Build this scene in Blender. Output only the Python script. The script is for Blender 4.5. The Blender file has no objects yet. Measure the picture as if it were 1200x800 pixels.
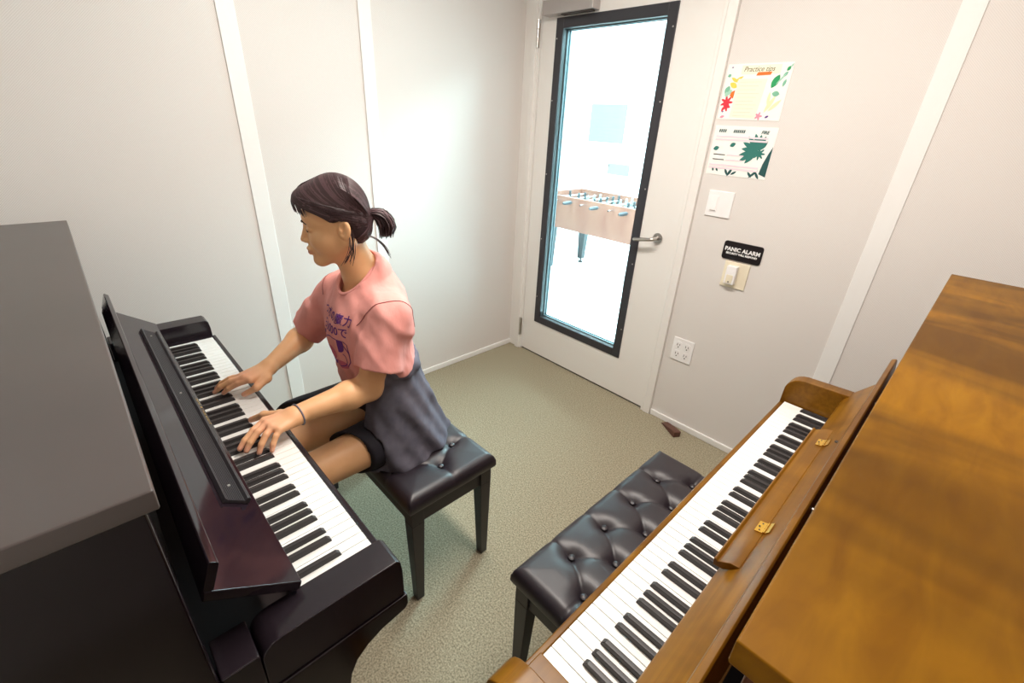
import bpy, bmesh, math, random
import numpy as np
from mathutils import Vector, Matrix, Euler

C = bpy.context.scene.collection
PI = math.pi
random.seed(7)

# ------------------------------------------------------------------ camera
CAM_POS = (2.22526, -2.19904, 1.53144)
YAW, PITCH, ROLL = 0.78712, -0.45481, 0.05408
cam_data = bpy.data.cameras.new('camera')
cam = bpy.data.objects.new('camera', cam_data)
C.objects.link(cam)
cam_data.sensor_width = 36.0
cam_data.lens = 526.55 / 1200 * 36
cam_data.clip_start = 0.02
_f = Vector((-math.sin(YAW) * math.cos(PITCH), math.cos(YAW) * math.cos(PITCH), math.sin(PITCH)))
_r = Vector((math.cos(YAW), math.sin(YAW), 0))
_u = _r.cross(_f)
_R = _r * math.cos(ROLL) + _u * math.sin(ROLL)
_U = -_r * math.sin(ROLL) + _u * math.cos(ROLL)
m = Matrix(((_R.x, _U.x, -_f.x), (_R.y, _U.y, -_f.y), (_R.z, _U.z, -_f.z))).to_4x4()
m.translation = CAM_POS
cam.matrix_world = m
bpy.context.scene.camera = cam

# ------------------------------------------------------------------ world, lights, exposure
sc = bpy.context.scene
w = bpy.data.worlds.new('world')
sc.world = w
w.use_nodes = True
w.node_tree.nodes['Background'].inputs[0].default_value = (0.95, 0.97, 1.0, 1)
w.node_tree.nodes['Background'].inputs[1].default_value = 0.15
sc.view_settings.view_transform = 'Standard'
sc.view_settings.look = 'None'
sc.view_settings.exposure = 0.0
sc.view_settings.gamma = 1.0
sc.view_settings.use_curve_mapping = False


def area(name, loc, size, power, col, rot=(0, 0, 0), spread=PI):
    d = bpy.data.lights.new(name, 'AREA')
    d.shape = 'RECTANGLE'
    d.size, d.size_y = size
    d.energy = power
    d.color = col
    d.spread = spread
    o = bpy.data.objects.new(name, d)
    C.objects.link(o)
    o.location = loc
    o.rotation_euler = rot
    return o


CEIL = 2.46
area('room_lamp', (1.48, -1.22, CEIL - 0.035), (1.20, 0.20), 43, (1.0, 0.915, 0.835))
area('hall_lamp', (0.3, 1.05, 2.60), (3.2, 1.3), 740, (0.64, 0.93, 1.0))
area('hall_lamp.001', (-1.3, 2.7, 2.60), (3.0, 1.0), 170, (0.72, 0.94, 1.0))

# ------------------------------------------------------------------ materials


def lin(r, g, b):
    def f(c):
        c /= 255
        return c / 12.92 if c <= 0.04045 else ((c + 0.055) / 1.055) ** 2.4
    return (f(r), f(g), f(b), 1)


def mat(name, col, rough=0.5, metal=0.0, coat=0.0, spec=0.5, sss=0.0, noise=None, bump=None, coat_rough=0.1):
    """noise: (scale xyz, colour b, low, high) ; bump: (scale xyz, strength, distance)"""
    mt = bpy.data.materials.new(name)
    mt.use_nodes = True
    nt = mt.node_tree
    b = nt.nodes['Principled BSDF']
    b.inputs['Base Color'].default_value = col
    b.inputs['Roughness'].default_value = rough
    b.inputs['Metallic'].default_value = metal
    b.inputs['Specular IOR Level'].default_value = spec
    b.inputs['Coat Weight'].default_value = coat
    b.inputs['Coat Roughness'].default_value = coat_rough
    if sss:
        b.inputs['Subsurface Weight'].default_value = sss
        b.inputs['Subsurface Radius'].default_value = (0.012, 0.005, 0.003)
        b.inputs['Subsurface Scale'].default_value = 1.0
    tc = nt.nodes.new('ShaderNodeTexCoord')

    def noise_at(scale, detail=4):
        mp = nt.nodes.new('ShaderNodeMapping')
        mp.inputs['Scale'].default_value = scale
        nt.links.new(tc.outputs['Object'], mp.inputs[0])
        n = nt.nodes.new('ShaderNodeTexNoise')
        n.inputs['Scale'].default_value = 1.0
        n.inputs['Detail'].default_value = detail
        nt.links.new(mp.outputs[0], n.inputs['Vector'])
        return n
    if noise:
        n = noise_at(noise[0])
        cr = nt.nodes.new('ShaderNodeValToRGB')
        cr.color_ramp.elements[0].position = noise[2]
        cr.color_ramp.elements[1].position = noise[3]
        cr.color_ramp.elements[0].color = col
        cr.color_ramp.elements[1].color = noise[1]
        nt.links.new(n.outputs['Fac'], cr.inputs[0])
        nt.links.new(cr.outputs[0], b.inputs['Base Color'])
    if bump:
        n = noise_at(bump[0], 3)
        bp = nt.nodes.new('ShaderNodeBump')
        bp.inputs['Strength'].default_value = bump[1]
        bp.inputs['Distance'].default_value = bump[2]
        nt.links.new(n.outputs['Fac'], bp.inputs['Height'])
        nt.links.new(bp.outputs[0], b.inputs['Normal'])
    return mt


def perforated(name, col, hole, axes, pitch=0.0062, radius=0.22):
    """painted sheet with a staggered field of small punched holes"""
    mt = mat(name, col, rough=0.45, spec=0.35)
    nt = mt.node_tree
    b = nt.nodes['Principled BSDF']
    tc = nt.nodes.new('ShaderNodeTexCoord')
    sp = nt.nodes.new('ShaderNodeSeparateXYZ')
    nt.links.new(tc.outputs['Object'], sp.inputs[0])

    def math_node(op, a, bb=None):
        n = nt.nodes.new('ShaderNodeMath')
        n.operation = op
        for i, v in enumerate((a, bb)):
            if v is None:
                continue
            if isinstance(v, (int, float)):
                n.inputs[i].default_value = v
            else:
                nt.links.new(v, n.inputs[i])
        return n.outputs[0]

    def lattice(off):
        ds = []
        for ax in axes:
            t = math_node('DIVIDE', sp.outputs[ax], pitch)
            t = math_node('ADD', t, off + 100)
            t = math_node('FRACT', t)
            t = math_node('SUBTRACT', t, 0.5)
            ds.append(math_node('MULTIPLY', t, t))
        return math_node('SQRT', math_node('ADD', ds[0], ds[1]))
    d = math_node('MINIMUM', lattice(0.0), lattice(0.5))
    k = math_node('LESS_THAN', d, radius)
    mx = nt.nodes.new('ShaderNodeMix')
    mx.data_type = 'RGBA'
    nt.links.new(k, mx.inputs[0])
    mx.inputs[6].default_value = col
    mx.inputs[7].default_value = hole
    nt.links.new(mx.outputs[2], b.inputs['Base Color'])
    return mt


WALL = lin(232, 227, 223)
M = {}
M['wall'] = mat('painted_wall', WALL, 0.5)
M['perf_x'] = perforated('perforated_panel', WALL, lin(213, 208, 204), ('Y', 'Z'))
M['perf_y'] = perforated('perforated_panel_b', WALL, lin(216, 211, 207), ('X', 'Z'))
M['front'] = mat('front_wall_bounce', lin(225, 219, 214), 0.9, spec=0.1)  # unseen wall, finish made up to set how much light it bounces back
M['batten'] = mat('white_batten', lin(243, 242, 240), 0.4)
M['door'] = mat('door_paint', lin(241, 238, 234), 0.4)
M['ceiling'] = mat('ceiling_paint', lin(238, 236, 232), 0.7)
M['hall'] = mat('hall_paint', lin(244, 246, 247), 0.7)
M['hallfloor'] = mat('hall_floor', lin(238, 240, 240), 0.2)
M['carpet'] = mat('carpet', lin(127, 120, 100), 0.95, spec=0.1,
                  noise=((170, 170, 170), lin(189, 180, 156), 0.33, 0.68), bump=((260, 260, 260), 0.55, 0.004))
M['frame_black'] = mat('black_frame', lin(52, 52, 58), 0.35)
M['reveal'] = mat('window_reveal', lin(74, 86, 90), 0.35)
M['steel'] = mat('brushed_steel', lin(196, 192, 188), 0.28, metal=1.0)
M['alu'] = mat('closer_aluminium', lin(190, 184, 182), 0.4, metal=0.7)
M['plate'] = mat('white_plate', lin(248, 246, 246), 0.35)
M['cream'] = mat('cream_plate', lin(238, 228, 204), 0.4)
M['slot'] = mat('dark_slot', lin(70, 62, 58), 0.5)
M['sign'] = mat('sign_black', lin(22, 18, 20), 0.35)
M['white_ink'] = mat('white_ink', lin(248, 248, 248), 0.5)
M['gold'] = mat('gold_leaf', lin(214, 178, 92), 0.35, metal=0.7)
M['brass'] = mat('brass', lin(226, 182, 84), 0.25, metal=0.9)
M['ebony'] = mat('black_satin_lacquer', lin(34, 27, 33), 0.22, bump=((30, 30, 30), 0.02, 0.002))
M['ebony_polish'] = mat('black_polished_lacquer', lin(32, 23, 30), 0.1, bump=((22, 22, 22), 0.03, 0.002))
M['ebony_lid'] = mat('black_lacquer_lit_lid', lin(58, 50, 49), 0.42, spec=1.0, coat=0.4, coat_rough=0.4, noise=((3, 3, 3), lin(70, 61, 59), 0.3, 0.7))  # same black lacquer, paler so the colour carries the lid's ceiling reflection
M['ebony_gloss'] = mat('black_gloss_lacquer', lin(22, 14, 20), 0.15)
M['ledge'] = mat('grooved_ledge', lin(48, 46, 50), 0.45)
M['ivory'] = mat('white_key', lin(246, 245, 242), 0.22, spec=0.5)
M['blackkey'] = mat('black_key', lin(40, 35, 36), 0.38)
M['felt'] = mat('dark_felt', lin(28, 18, 18), 0.95)
M['leather'] = mat('black_leather', lin(36, 29, 36), 0.42, spec=0.6, bump=((420, 420, 420), 0.12, 0.0008))
M['legblack'] = mat('black_painted_wood', lin(40, 34, 38), 0.42)
M['wedge'] = mat('brown_rubber', lin(96, 62, 50), 0.7)
M['tan'] = mat('tan_laminate', lin(112, 70, 58), 0.45, noise=((6, 6, 2), lin(126, 86, 72), 0.35, 0.65))
M['bluegrey'] = mat('blue_grey_leg', lin(50, 56, 60), 0.4)
M['field'] = mat('playfield', lin(128, 138, 136), 0.5)
M['chrome'] = mat('chrome', lin(220, 224, 228), 0.15, metal=1.0)
M['notice'] = mat('notice_paper', lin(116, 110, 108), 0.8, noise=((40, 40, 40), lin(106, 102, 100), 0.3, 0.7))
M['box_grey'] = mat('pale_box', lin(112, 108, 106), 0.6)
M['rubber'] = mat('black_rubber', lin(40, 40, 44), 0.7)


def wood(name, ca, cb, cc, rough, grain=(60, 2.2, 60), coat=0.0, spec=0.22):
    mt = mat(name, ca, rough, coat=coat, coat_rough=0.25, spec=spec)
    nt = mt.node_tree
    b = nt.nodes['Principled BSDF']
    tc = nt.nodes.new('ShaderNodeTexCoord')
    outs = []
    for scl, det in ((grain, 5), ((5.5, 2.5, 5.5), 3)):
        mp = nt.nodes.new('ShaderNodeMapping')
        mp.inputs['Scale'].default_value = scl
        nt.links.new(tc.outputs['Object'], mp.inputs[0])
        n = nt.nodes.new('ShaderNodeTexNoise')
        n.inputs['Scale'].default_value = 1
        n.inputs['Detail'].default_value = det
        n.inputs['Distortion'].default_value = 0.7
        nt.links.new(mp.outputs[0], n.inputs['Vector'])
        outs.append(n)
    r1 = nt.nodes.new('ShaderNodeValToRGB')
    r1.color_ramp.elements[0].position, r1.color_ramp.elements[1].position = 0.3, 0.72
    r1.color_ramp.elements[0].color, r1.color_ramp.elements[1].color = ca, cb
    nt.links.new(outs[0].outputs['Fac'], r1.inputs[0])
    r2 = nt.nodes.new('ShaderNodeMapRange')
    r2.inputs[1].default_value, r2.inputs[2].default_value = 0.40, 0.62
    r2.inputs[3].default_value, r2.inputs[4].default_value = 0.0, 0.75
    nt.links.new(outs[1].outputs['Fac'], r2.inputs[0])
    mx = nt.nodes.new('ShaderNodeMix')
    mx.data_type = 'RGBA'
    nt.links.new(r2.outputs[0], mx.inputs[0])
    nt.links.new(r1.outputs[0], mx.inputs[6])
    mx.inputs[7].default_value = cc
    nt.links.new(mx.outputs[2], b.inputs['Base Color'])
    bp = nt.nodes.new('ShaderNodeBump')
    bp.inputs['Strength'].default_value = 0.05
    bp.inputs['Distance'].default_value = 0.001
    nt.links.new(outs[0].outputs['Fac'], bp.inputs['Height'])
    nt.links.new(bp.outputs[0], b.inputs['Normal'])
    return mt


M['walnut'] = wood('walnut_veneer', lin(120, 77, 2), lin(142, 97, 8), lin(66, 39, 2), 0.45, grain=(9, 38, 38), spec=0.12)
M['walnut_long'] = wood('walnut_solid', lin(116, 75, 12), lin(142, 97, 24), lin(92, 56, 10), 0.3, grain=(2.2, 60, 60))
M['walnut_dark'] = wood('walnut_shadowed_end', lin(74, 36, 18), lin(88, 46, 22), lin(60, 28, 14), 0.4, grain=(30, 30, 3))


def glass_mat():
    mt = bpy.data.materials.new('window_glass')
    mt.use_nodes = True
    nt = mt.node_tree
    nt.nodes.clear()
    out = nt.nodes.new('ShaderNodeOutputMaterial')
    mx = nt.nodes.new('ShaderNodeMixShader')
    tr = nt.nodes.new('ShaderNodeBsdfTransparent')
    tr.inputs[0].default_value = (0.93, 0.985, 0.98, 1)
    gl = nt.nodes.new('ShaderNodeBsdfGlossy')
    gl.inputs['Roughness'].default_value = 0.02
    fr = nt.nodes.new('ShaderNodeFresnel')
    fr.inputs[0].default_value = 1.35
    nt.links.new(fr.outputs[0], mx.inputs[0])
    nt.links.new(tr.outputs[0], mx.inputs[1])
    nt.links.new(gl.outputs[0], mx.inputs[2])
    nt.links.new(mx.outputs[0], out.inputs[0])
    return mt


M['glass'] = glass_mat()

# ------------------------------------------------------------------ mesh helpers


def weighted_normals(me):
    """area-weighted corner normals, so broad faces stay flat beside their bevels"""
    link = [[] for _ in me.vertices]
    for pl in me.polygons:
        for v in pl.vertices:
            link[v].append(pl.index)
    nrm = [pl.normal.copy() for pl in me.polygons]
    ar = [pl.area for pl in me.polygons]
    out = []
    for pl in me.polygons:
        n0 = nrm[pl.index]
        for v in pl.vertices:
            if not pl.use_smooth:
                out.append(n0)
                continue
            s = Vector()
            for g in link[v]:
                if nrm[g].dot(n0) > 0.45:
                    s += nrm[g] * ar[g]
            out.append(s.normalized() if s.length > 1e-12 else n0)
    me.normals_split_custom_set([tuple(n) for n in out])


class MB:
    def __init__(self):
        self.v, self.f, self.mi = [], [], []

    def add(self, vs, fs, mi=0):
        o = len(self.v)
        self.v += [tuple(p) for p in vs]
        self.f += [tuple(i + o for i in f) for f in fs]
        self.mi += [mi] * len(fs)
        return self

    def box(self, x0, x1, y0, y1, z0, z1, mi=0):
        x0, x1 = min(x0, x1), max(x0, x1)
        y0, y1 = min(y0, y1), max(y0, y1)
        z0, z1 = min(z0, z1), max(z0, z1)
        vs = [(x, y, z) for x in (x0, x1) for y in (y0, y1) for z in (z0, z1)]
        fs = [(0, 1, 3, 2), (4, 6, 7, 5), (0, 4, 5, 1), (2, 3, 7, 6), (0, 2, 6, 4), (1, 5, 7, 3)]
        return self.add(vs, fs, mi)

    def frustum(self, c0, s0, c1, s1, mi=0):
        """square post from centre c0 (half sizes s0) up to c1 (half sizes s1)"""
        vs = []
        for c, s in ((c0, s0), (c1, s1)):
            for dx, dy in ((-1, -1), (1, -1), (1, 1), (-1, 1)):
                vs.append((c[0] + dx * s[0], c[1] + dy * s[1], c[2]))
        return self.add(vs, [(3, 2, 1, 0), (4, 5, 6, 7)] + [(i, (i + 1) % 4, 4 + (i + 1) % 4, 4 + i) for i in range(4)], mi)

    def prism(self, prof, a0, a1, axis='x', mi=0):
        """prof: 2-D outline; axis x -> (y,z), y -> (x,z), z -> (x,y); extruded a0..a1"""
        n = len(prof)
        vs = []
        for a in (a0, a1):
            for p, q in prof:
                vs.append({'x': (a, p, q), 'y': (p, a, q), 'z': (p, q, a)}[axis])
        fs = [tuple(range(n))[::-1], tuple(range(n, 2 * n))]
        fs += [(i, (i + 1) % n, n + (i + 1) % n, n + i) for i in range(n)]
        return self.add(vs, fs, mi)

    def tube(self, pts, r, seg=10, mi=0, cap=True):
        pts = [Vector(p) for p in pts]
        rs = r if isinstance(r, (list, tuple)) else [r] * len(pts)
        t0 = (pts[1] - pts[0]).normalized()
        up = Vector((0, 0, 1)) if abs(t0.z) < 0.9 else Vector((1, 0, 0))
        n = t0.cross(up).normalized()
        vs = []
        for i, p in enumerate(pts):
            a = pts[max(i - 1, 0)]
            b = pts[min(i + 1, len(pts) - 1)]
            t = (b - a).normalized()
            n = (n - t * n.dot(t)).normalized()
            bn = t.cross(n)
            for k in range(seg):
                an = 2 * PI * k / seg
                vs.append(p + (n * math.cos(an) + bn * math.sin(an)) * rs[i])
        fs = []
        for i in range(len(pts) - 1):
            for k in range(seg):
                k2 = (k + 1) % seg
                fs.append((i * seg + k, i * seg + k2, (i + 1) * seg + k2, (i + 1) * seg + k))
        if cap:
            fs.append(tuple(range(seg))[::-1])
            fs.append(tuple((len(pts) - 1) * seg + k for k in range(seg)))
        return self.add(vs, fs, mi)

    def lathe(self, prof, c=(0, 0, 0), axis='z', seg=16, mi=0):
        """prof: list of (radius, height) from bottom to top"""
        vs = []
        for r, h in prof:
            for k in range(seg):
                a = 2 * PI * k / seg
                x, y = r * math.cos(a), r * math.sin(a)
                p = {'z': (x, y, h), 'y': (x, h, y), 'x': (h, x, y)}[axis]
                vs.append((c[0] + p[0], c[1] + p[1], c[2] + p[2]))
        fs = []
        for i in range(len(prof) - 1):
            for k in range(seg):
                k2 = (k + 1) % seg
                fs.append((i * seg + k, i * seg + k2, (i + 1) * seg + k2, (i + 1) * seg + k))
        fs.append(tuple(range(seg))[::-1])
        fs.append(tuple((len(prof) - 1) * seg + k for k in range(seg)))
        return self.add(vs, fs, mi)

    def mesh(self, name, mats, bevel=0.0, seg=2, smooth=None):
        me = bpy.data.meshes.new(name)
        me.from_pydata(self.v, [], self.f)
        if not isinstance(mats, (list, tuple)):
            mats = [mats]
        for mm in mats:
            me.materials.append(mm)
        if len(mats) > 1:
            me.polygons.foreach_set('material_index', self.mi)
        bm = bmesh.new()
        bm.from_mesh(me)
        bmesh.ops.recalc_face_normals(bm, faces=bm.faces)
        soft = set()
        if bevel > 0:
            es = [e for e in bm.edges if len(e.link_faces) == 2 and e.calc_face_angle(0) > 0.5]
            r = bmesh.ops.bevel(bm, geom=es, offset=bevel, segments=seg, affect='EDGES', profile=0.5, clamp_overlap=True)
            soft = set(r['faces'])
        if smooth:
            soft = set(bm.faces)
        elif smooth is None:
            # curved runs of facets are smooth as well; broad flat faces stay flat
            for e in bm.edges:
                if len(e.link_faces) == 2 and 0.03 < e.calc_face_angle(0) < 0.5:
                    soft.update(e.link_faces)
            big = [f for f in soft if len(f.edges) > 6]
            soft.difference_update(big)
        for f in bm.faces:
            f.smooth = f in soft
        if soft:
            for e in bm.edges:
                if len(e.link_faces) == 2 and e.calc_face_angle(0) > 0.75:
                    e.smooth = False
        bm.to_mesh(me)
        bm.free()
        if soft and smooth is None:
            weighted_normals(me)
        return me

    def build(self, name, mats, parent=None, bevel=0.0, seg=2, smooth=None):
        return obj(name, self.mesh(name, mats, bevel, seg, smooth), parent)


def obj(name, me, parent=None):
    o = bpy.data.objects.new(name, me)
    C.objects.link(o)
    if parent:
        o.parent = parent
    return o


def thing(name, label, cat, loc=(0, 0, 0), rz=0.0, group=None):
    o = bpy.data.objects.new(name, None)
    C.objects.link(o)
    o.location = loc
    o.rotation_euler = (0, 0, rz)
    return tag(o, label, cat, group)


def tag(o, label, cat, group=None):
    o['label'], o['category'] = label, cat
    if group:
        o['group'] = group
    return o


def struct(o):
    o['kind'] = 'structure'
    return o


def rounded(x0, x1, y0, y1, r, n=5):
    pts = []
    for cx, cy, a in ((x1 - r, y1 - r, 0), (x0 + r, y1 - r, PI / 2), (x0 + r, y0 + r, PI), (x1 - r, y0 + r, 1.5 * PI)):
        for i in range(n + 1):
            t = a + PI / 2 * i / n
            pts.append((cx + r * math.cos(t), cy + r * math.sin(t)))
    return pts


def text_mesh(body, size, extrude=0.0, align='CENTER', space=1.0, bold=0.0, shear=0.0):
    """flat lettering as a mesh in the XY plane"""
    cu = bpy.data.curves.new('lettering', 'FONT')
    cu.body = body
    cu.size = size
    cu.extrude = extrude
    cu.offset = bold
    cu.shear = shear
    cu.align_x = align
    cu.align_y = 'CENTER'
    cu.space_character = space
    cu.resolution_u = 3
    o = bpy.data.objects.new('lettering', cu)
    C.objects.link(o)
    dg = bpy.context.evaluated_depsgraph_get()
    dg.update()
    me = bpy.data.meshes.new_from_object(o.evaluated_get(dg))
    bpy.data.objects.remove(o)
    bpy.data.curves.remove(cu)
    return me


def lettering(name, body, size, mtx, material, parent, **k):
    me = text_mesh(body, size, **k)
    me.transform(mtx)
    me.materials.clear()
    me.materials.append(material)
    return obj(name, me, parent)


# lettering on the wall y = 0 seen from the room: text x -> world x, text y -> world z
def on_wall(x, y, z, rz=0.0):
    return Matrix.Translation((x, y, z)) @ Matrix.Rotation(PI / 2, 4, 'X') @ Matrix.Rotation(rz, 4, 'Z')


# ------------------------------------------------------------------ room shell
RX, FY = 2.72, -2.72      # right wall, front wall (behind the camera)
struct(MB().box(-0.12, RX + 0.12, FY - 0.12, 0.02, -0.1, 0).build('floor', M['carpet']))
struct(MB().box(-0.12, RX + 0.12, FY - 0.12, 0.12, CEIL, CEIL + 0.1).build('ceiling', M['ceiling']))
# left wall with its sheet panels and battens
wl = struct(MB().box(-0.12, -0.004, FY - 0.12, 0.12, 0, CEIL).build('wall_left', M['wall']))
for y0, y1, pm in ((-0.004, -0.985, 'perf_x'), (-1.047, -1.545, 'perf_x'), (-1.61, FY, 'perf_x')):
    MB().box(-0.004, 0.0, y1 + 0.001, y0 - 0.001, 0.0, CEIL).build('panel', M[pm], wl)
for y0, y1 in ((-0.985, -1.047), (-1.545, -1.61)):
    MB().box(-0.004, 0.005, y1, y0, 0.0, CEIL).build('batten', M['batten'], wl, bevel=0.0015)
# back wall (the door wall) around the door opening
DX0, DX1, DH = 0.12, 1.166, 2.14
bw = MB()
bw.box(-0.12, DX0, 0.004, 0.12, 0, CEIL).box(DX1, RX + 0.12, 0.004, 0.12, 0, CEIL).box(DX0, DX1, 0.004, 0.12, DH, CEIL)
wb = struct(bw.build('wall_back', M['wall']))
MB().box(1.227, 1.930, 0.0, 0.004, 0.0, CEIL).build('panel', M['perf_y'], wb)
MB().box(1.994, RX, 0.0, 0.004, 0.0, CEIL).build('panel', M['perf_y'], wb)
MB().box(-0.004, 1.227, 0.0, 0.004, 2.2, CEIL).build('panel', M['perf_y'], wb)
MB().box(1.930, 1.994, -0.005, 0.004, 0.0, CEIL).build('batten', M['batten'], wb, bevel=0.0015)
wr = struct(MB().box(RX, RX + 0.12, FY - 0.12, 0.12, 0, CEIL).build('wall_right', M['wall']))
wf = struct(MB().box(-0.12, RX + 0.12, FY - 0.12, FY, 0, CEIL).build('wall_front', M['front']))
struct(MB().box(0.0, 0.012, FY, -0.012, 0, 0.036).build('baseboard_left', M['batten'], bevel=0.004))
struct(MB().box(1.228, RX, -0.012, 0.0, 0, 0.036).build('baseboard_back', M['batten'], bevel=0.004))
# door frame
fr = MB()
fr.prism([(0.0, 0.0), (0.0, -0.012), (0.066, -0.012), (0.068, -0.024), (0.104, -0.024), (0.106, -0.014), (0.121, -0.014), (0.121, 0.1), (0.0, 0.1)][::-1],
         0, 2.2, 'z')
fr.prism([(1.226, 0.004), (1.226, -0.018), (1.186, -0.020), (1.180, -0.014), (1.165, -0.014), (1.165, 0.1), (1.226, 0.1)], 0, 2.2, 'z')
fr.box(0.121, 1.165, -0.018, 0.1, DH, 2.2)
struct(fr.build('trim_1', M['door'], bevel=0.002))
# door leaf with its tall window
G0, G1, H0, H1 = 0.235, 0.955, 0.2585, 2.045
dl = MB()
LY0, LY1 = 0.0, 0.058
dl.box(0.124, G0 + 0.03, LY0, LY1, 0.012, 2.136).box(G1 - 0.03, 1.162, LY0, LY1, 0.012, 2.136)
dl.box(G0 + 0.03, G1 - 0.03, LY0, LY1, 0.012, H0 + 0.03).box(G0 + 0.03, G1 - 0.03, LY0, LY1, H1 - 0.03, 2.136)
door = struct(dl.build('door_1', M['door']))
fw = 0.050
wfm = MB()
for (a, b, c, d) in ((G0, G0 + fw, H0, H1), (G1 - fw, G1, H0, H1), (G0 + fw, G1 - fw, H0, H0 + fw), (G0 + fw, G1 - fw, H1 - fw, H1)):
    wfm.box(a, b, -0.006, 0.004, c, d)
wfo = wfm.build('window_frame', M['frame_black'], door, bevel=0.002)
for z in (0.45, 0.85, 1.25, 1.65, 1.95):
    for x in (G0 + 0.012, G1 - 0.012):
        MB().lathe([(0.004, -0.0085), (0.003, -0.006)], (x, 0, z), 'y', 8).build('screw', M['steel'], wfo)
rv = MB()
iw = 0.006
for (a, b, c, d) in ((G0 + fw - iw, G0 + fw, H0 + fw, H1 - fw), (G1 - fw, G1 - fw + iw, H0 + fw, H1 - fw), (G0 + fw, G1 - fw, H0 + fw - iw, H0 + fw), (G0 + fw, G1 - fw, H1 - fw, H1 - fw + iw)):
    rv.box(a, b, 0.004, 0.07, c, d)
for yy in (0.030, 0.056):   # glazing beads
    for (a, b, c, d) in ((G0 + fw, G0 + fw + 0.005, H0 + fw, H1 - fw), (G1 - fw - 0.005, G1 - fw, H0 + fw, H1 - fw), (G0 + fw, G1 - fw, H0 + fw, H0 + fw + 0.005), (G0 + fw, G1 - fw, H1 - fw - 0.005, H1 - fw)):
        rv.box(a, b, yy, yy + 0.006, c, d)
rv.build('window_reveal', M['reveal'], door)
MB().box(G0 + fw, G1 - fw, 0.0365, 0.0375, H0 + fw, H1 - fw).build('pane', M['glass'], door)
# door furniture
hd = MB()
hd.lathe([(0.027, -0.010), (0.027, -0.006), (0.024, 0.0)][::1], (1.063, 0, 1.019), 'y', 24)
hd.tube([(1.063, -0.008, 1.019), (1.063, -0.045, 1.019), (1.058, -0.053, 1.017), (1.045, -0.056, 1.014), (0.958, -0.056, 0.999), (0.950, -0.053, 0.998)],
        [0.010, 0.010, 0.010, 0.0095, 0.0095, 0.008], 14)
hd.build('door_handle', M['steel'], door, smooth=True)
cl = MB().box(0.175, 0.515, -0.062, 0.0, 2.052, 2.118).build('door_closer', M['alu'], door, bevel=0.004)
MB().box(0.30, 0.50, -0.05, -0.02, 2.046, 2.052).build('closer_valve', M['slot'], cl)
for z in (1.98, 0.18):
    hg = MB()
    for i in range(3):
        hg.lathe([(0.0075, z - 0.067 + i * 0.0455), (0.0075, z - 0.067 + i * 0.0455 + 0.043)], (0.113, -0.0205, 0), 'z', 12)
    hg.box(0.100, 0.126, -0.0155, -0.0135, z - 0.067, z + 0.067)
    hg.build('hinge', M['steel'], door, smooth=False)
MB().box(0.124, 1.162, 0.005, 0.05, 0.0, 0.011).build('door_sweep', M['slot'], door)

# ------------------------------------------------------------------ ceiling lamp housing
lt = thing('ceiling_light', 'long white framed ceiling light above the room', 'light', (1.48, -1.22, CEIL))
h = MB()
h.box(-0.63, 0.63, -0.13, -0.115, -0.03, 0).box(-0.63, 0.63, 0.115, 0.13, -0.03, 0).box(-0.63, -0.615, -0.115, 0.115, -0.03, 0).box(0.615, 0.63, -0.115, 0.115, -0.03, 0)
h.box(-0.615, 0.615, -0.115, 0.115, -0.01, 0)
h.build('lamp_housing', M['plate'], lt)

# ------------------------------------------------------------------ hall beyond the door
struct(MB().box(-3.4, 3.2, 0.02, 3.9, -0.1, 0.0).build('floor_hall', M['hallfloor']))
struct(MB().box(-3.4, 3.2, 3.8, 3.92, 0, 2.75).build('wall_hall', M['hall']))
struct(MB().box(-3.52, -3.4, 0.12, 3.92, 0, 2.75).build('wall_hall_left', M['hall']))
struct(MB().box(3.2, 3.32, 0.12, 3.92, 0, 2.75).build('wall_hall_right', M['hall']))
struct(MB().box(-3.52, 3.32, 0.12, 3.92, 2.65, 2.75).build('ceiling_hall', M['hall']))
nt_ = thing('wall_notice', 'pale grey printed notice on the far wall seen through the door window', 'notice', (-2.08, 3.80, 1.32))
MB().box(-0.31, 0.31, -0.006, 0, 0, 0.5).build('paper', M['notice'], nt_)
tx = MB()
for i in range(9):
    tx.box(-0.26, 0.26 - 0.09 * (i % 3), -0.0068, -0.006, 0.44 - i * 0.045, 0.455 - i * 0.045)
tx.build('printed_lines', M['box_grey'], nt_)
t = thing('wall_box', 'small white box on the far hall wall above the game table', 'box', (-1.76, 3.80, 0.90))
MB().box(-0.17, 0.17, -0.06, 0, 0, 0.15).build('box_body', M['box_grey'], t, bevel=0.006)
MB().box(-0.17, -0.14, -0.064, -0.06, 0.10, 0.13).build('box_button', M['slot'], t)

# football game table
ft = thing('football_table', 'tan football game table with rods standing beyond the door glass', 'game table', (-0.55, 1.955, 0), 0.0)
fx0, fx1, fy0, fy1, fz0, fz1 = -0.71, 0.71, -0.355, 0.355, 0.52, 0.855
cb = MB()
cb.box(fx0, fx1, fy0, fy0 + 0.025, fz0, fz1).box(fx0, fx1, fy1 - 0.025, fy1, fz0, fz1)
cb.box(fx0, fx0 + 0.025, fy0 + 0.025, fy1 - 0.025, fz0, fz1).box(fx1 - 0.025, fx1, fy0 + 0.025, fy1 - 0.025, fz0, fz1)
cb.build('cabinet', M['tan'], ft, bevel=0.004)
MB().box(fx0 + 0.025, fx1 - 0.025, fy0 + 0.025, fy1 - 0.025, 0.715, 0.73).build('playfield', M['field'], ft)
MB().box(fx0 + 0.025, fx1 - 0.025, fy0 + 0.025, fy1 - 0.025, 0.54, 0.55).build('cabinet_floor', M['tan'], ft)
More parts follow.
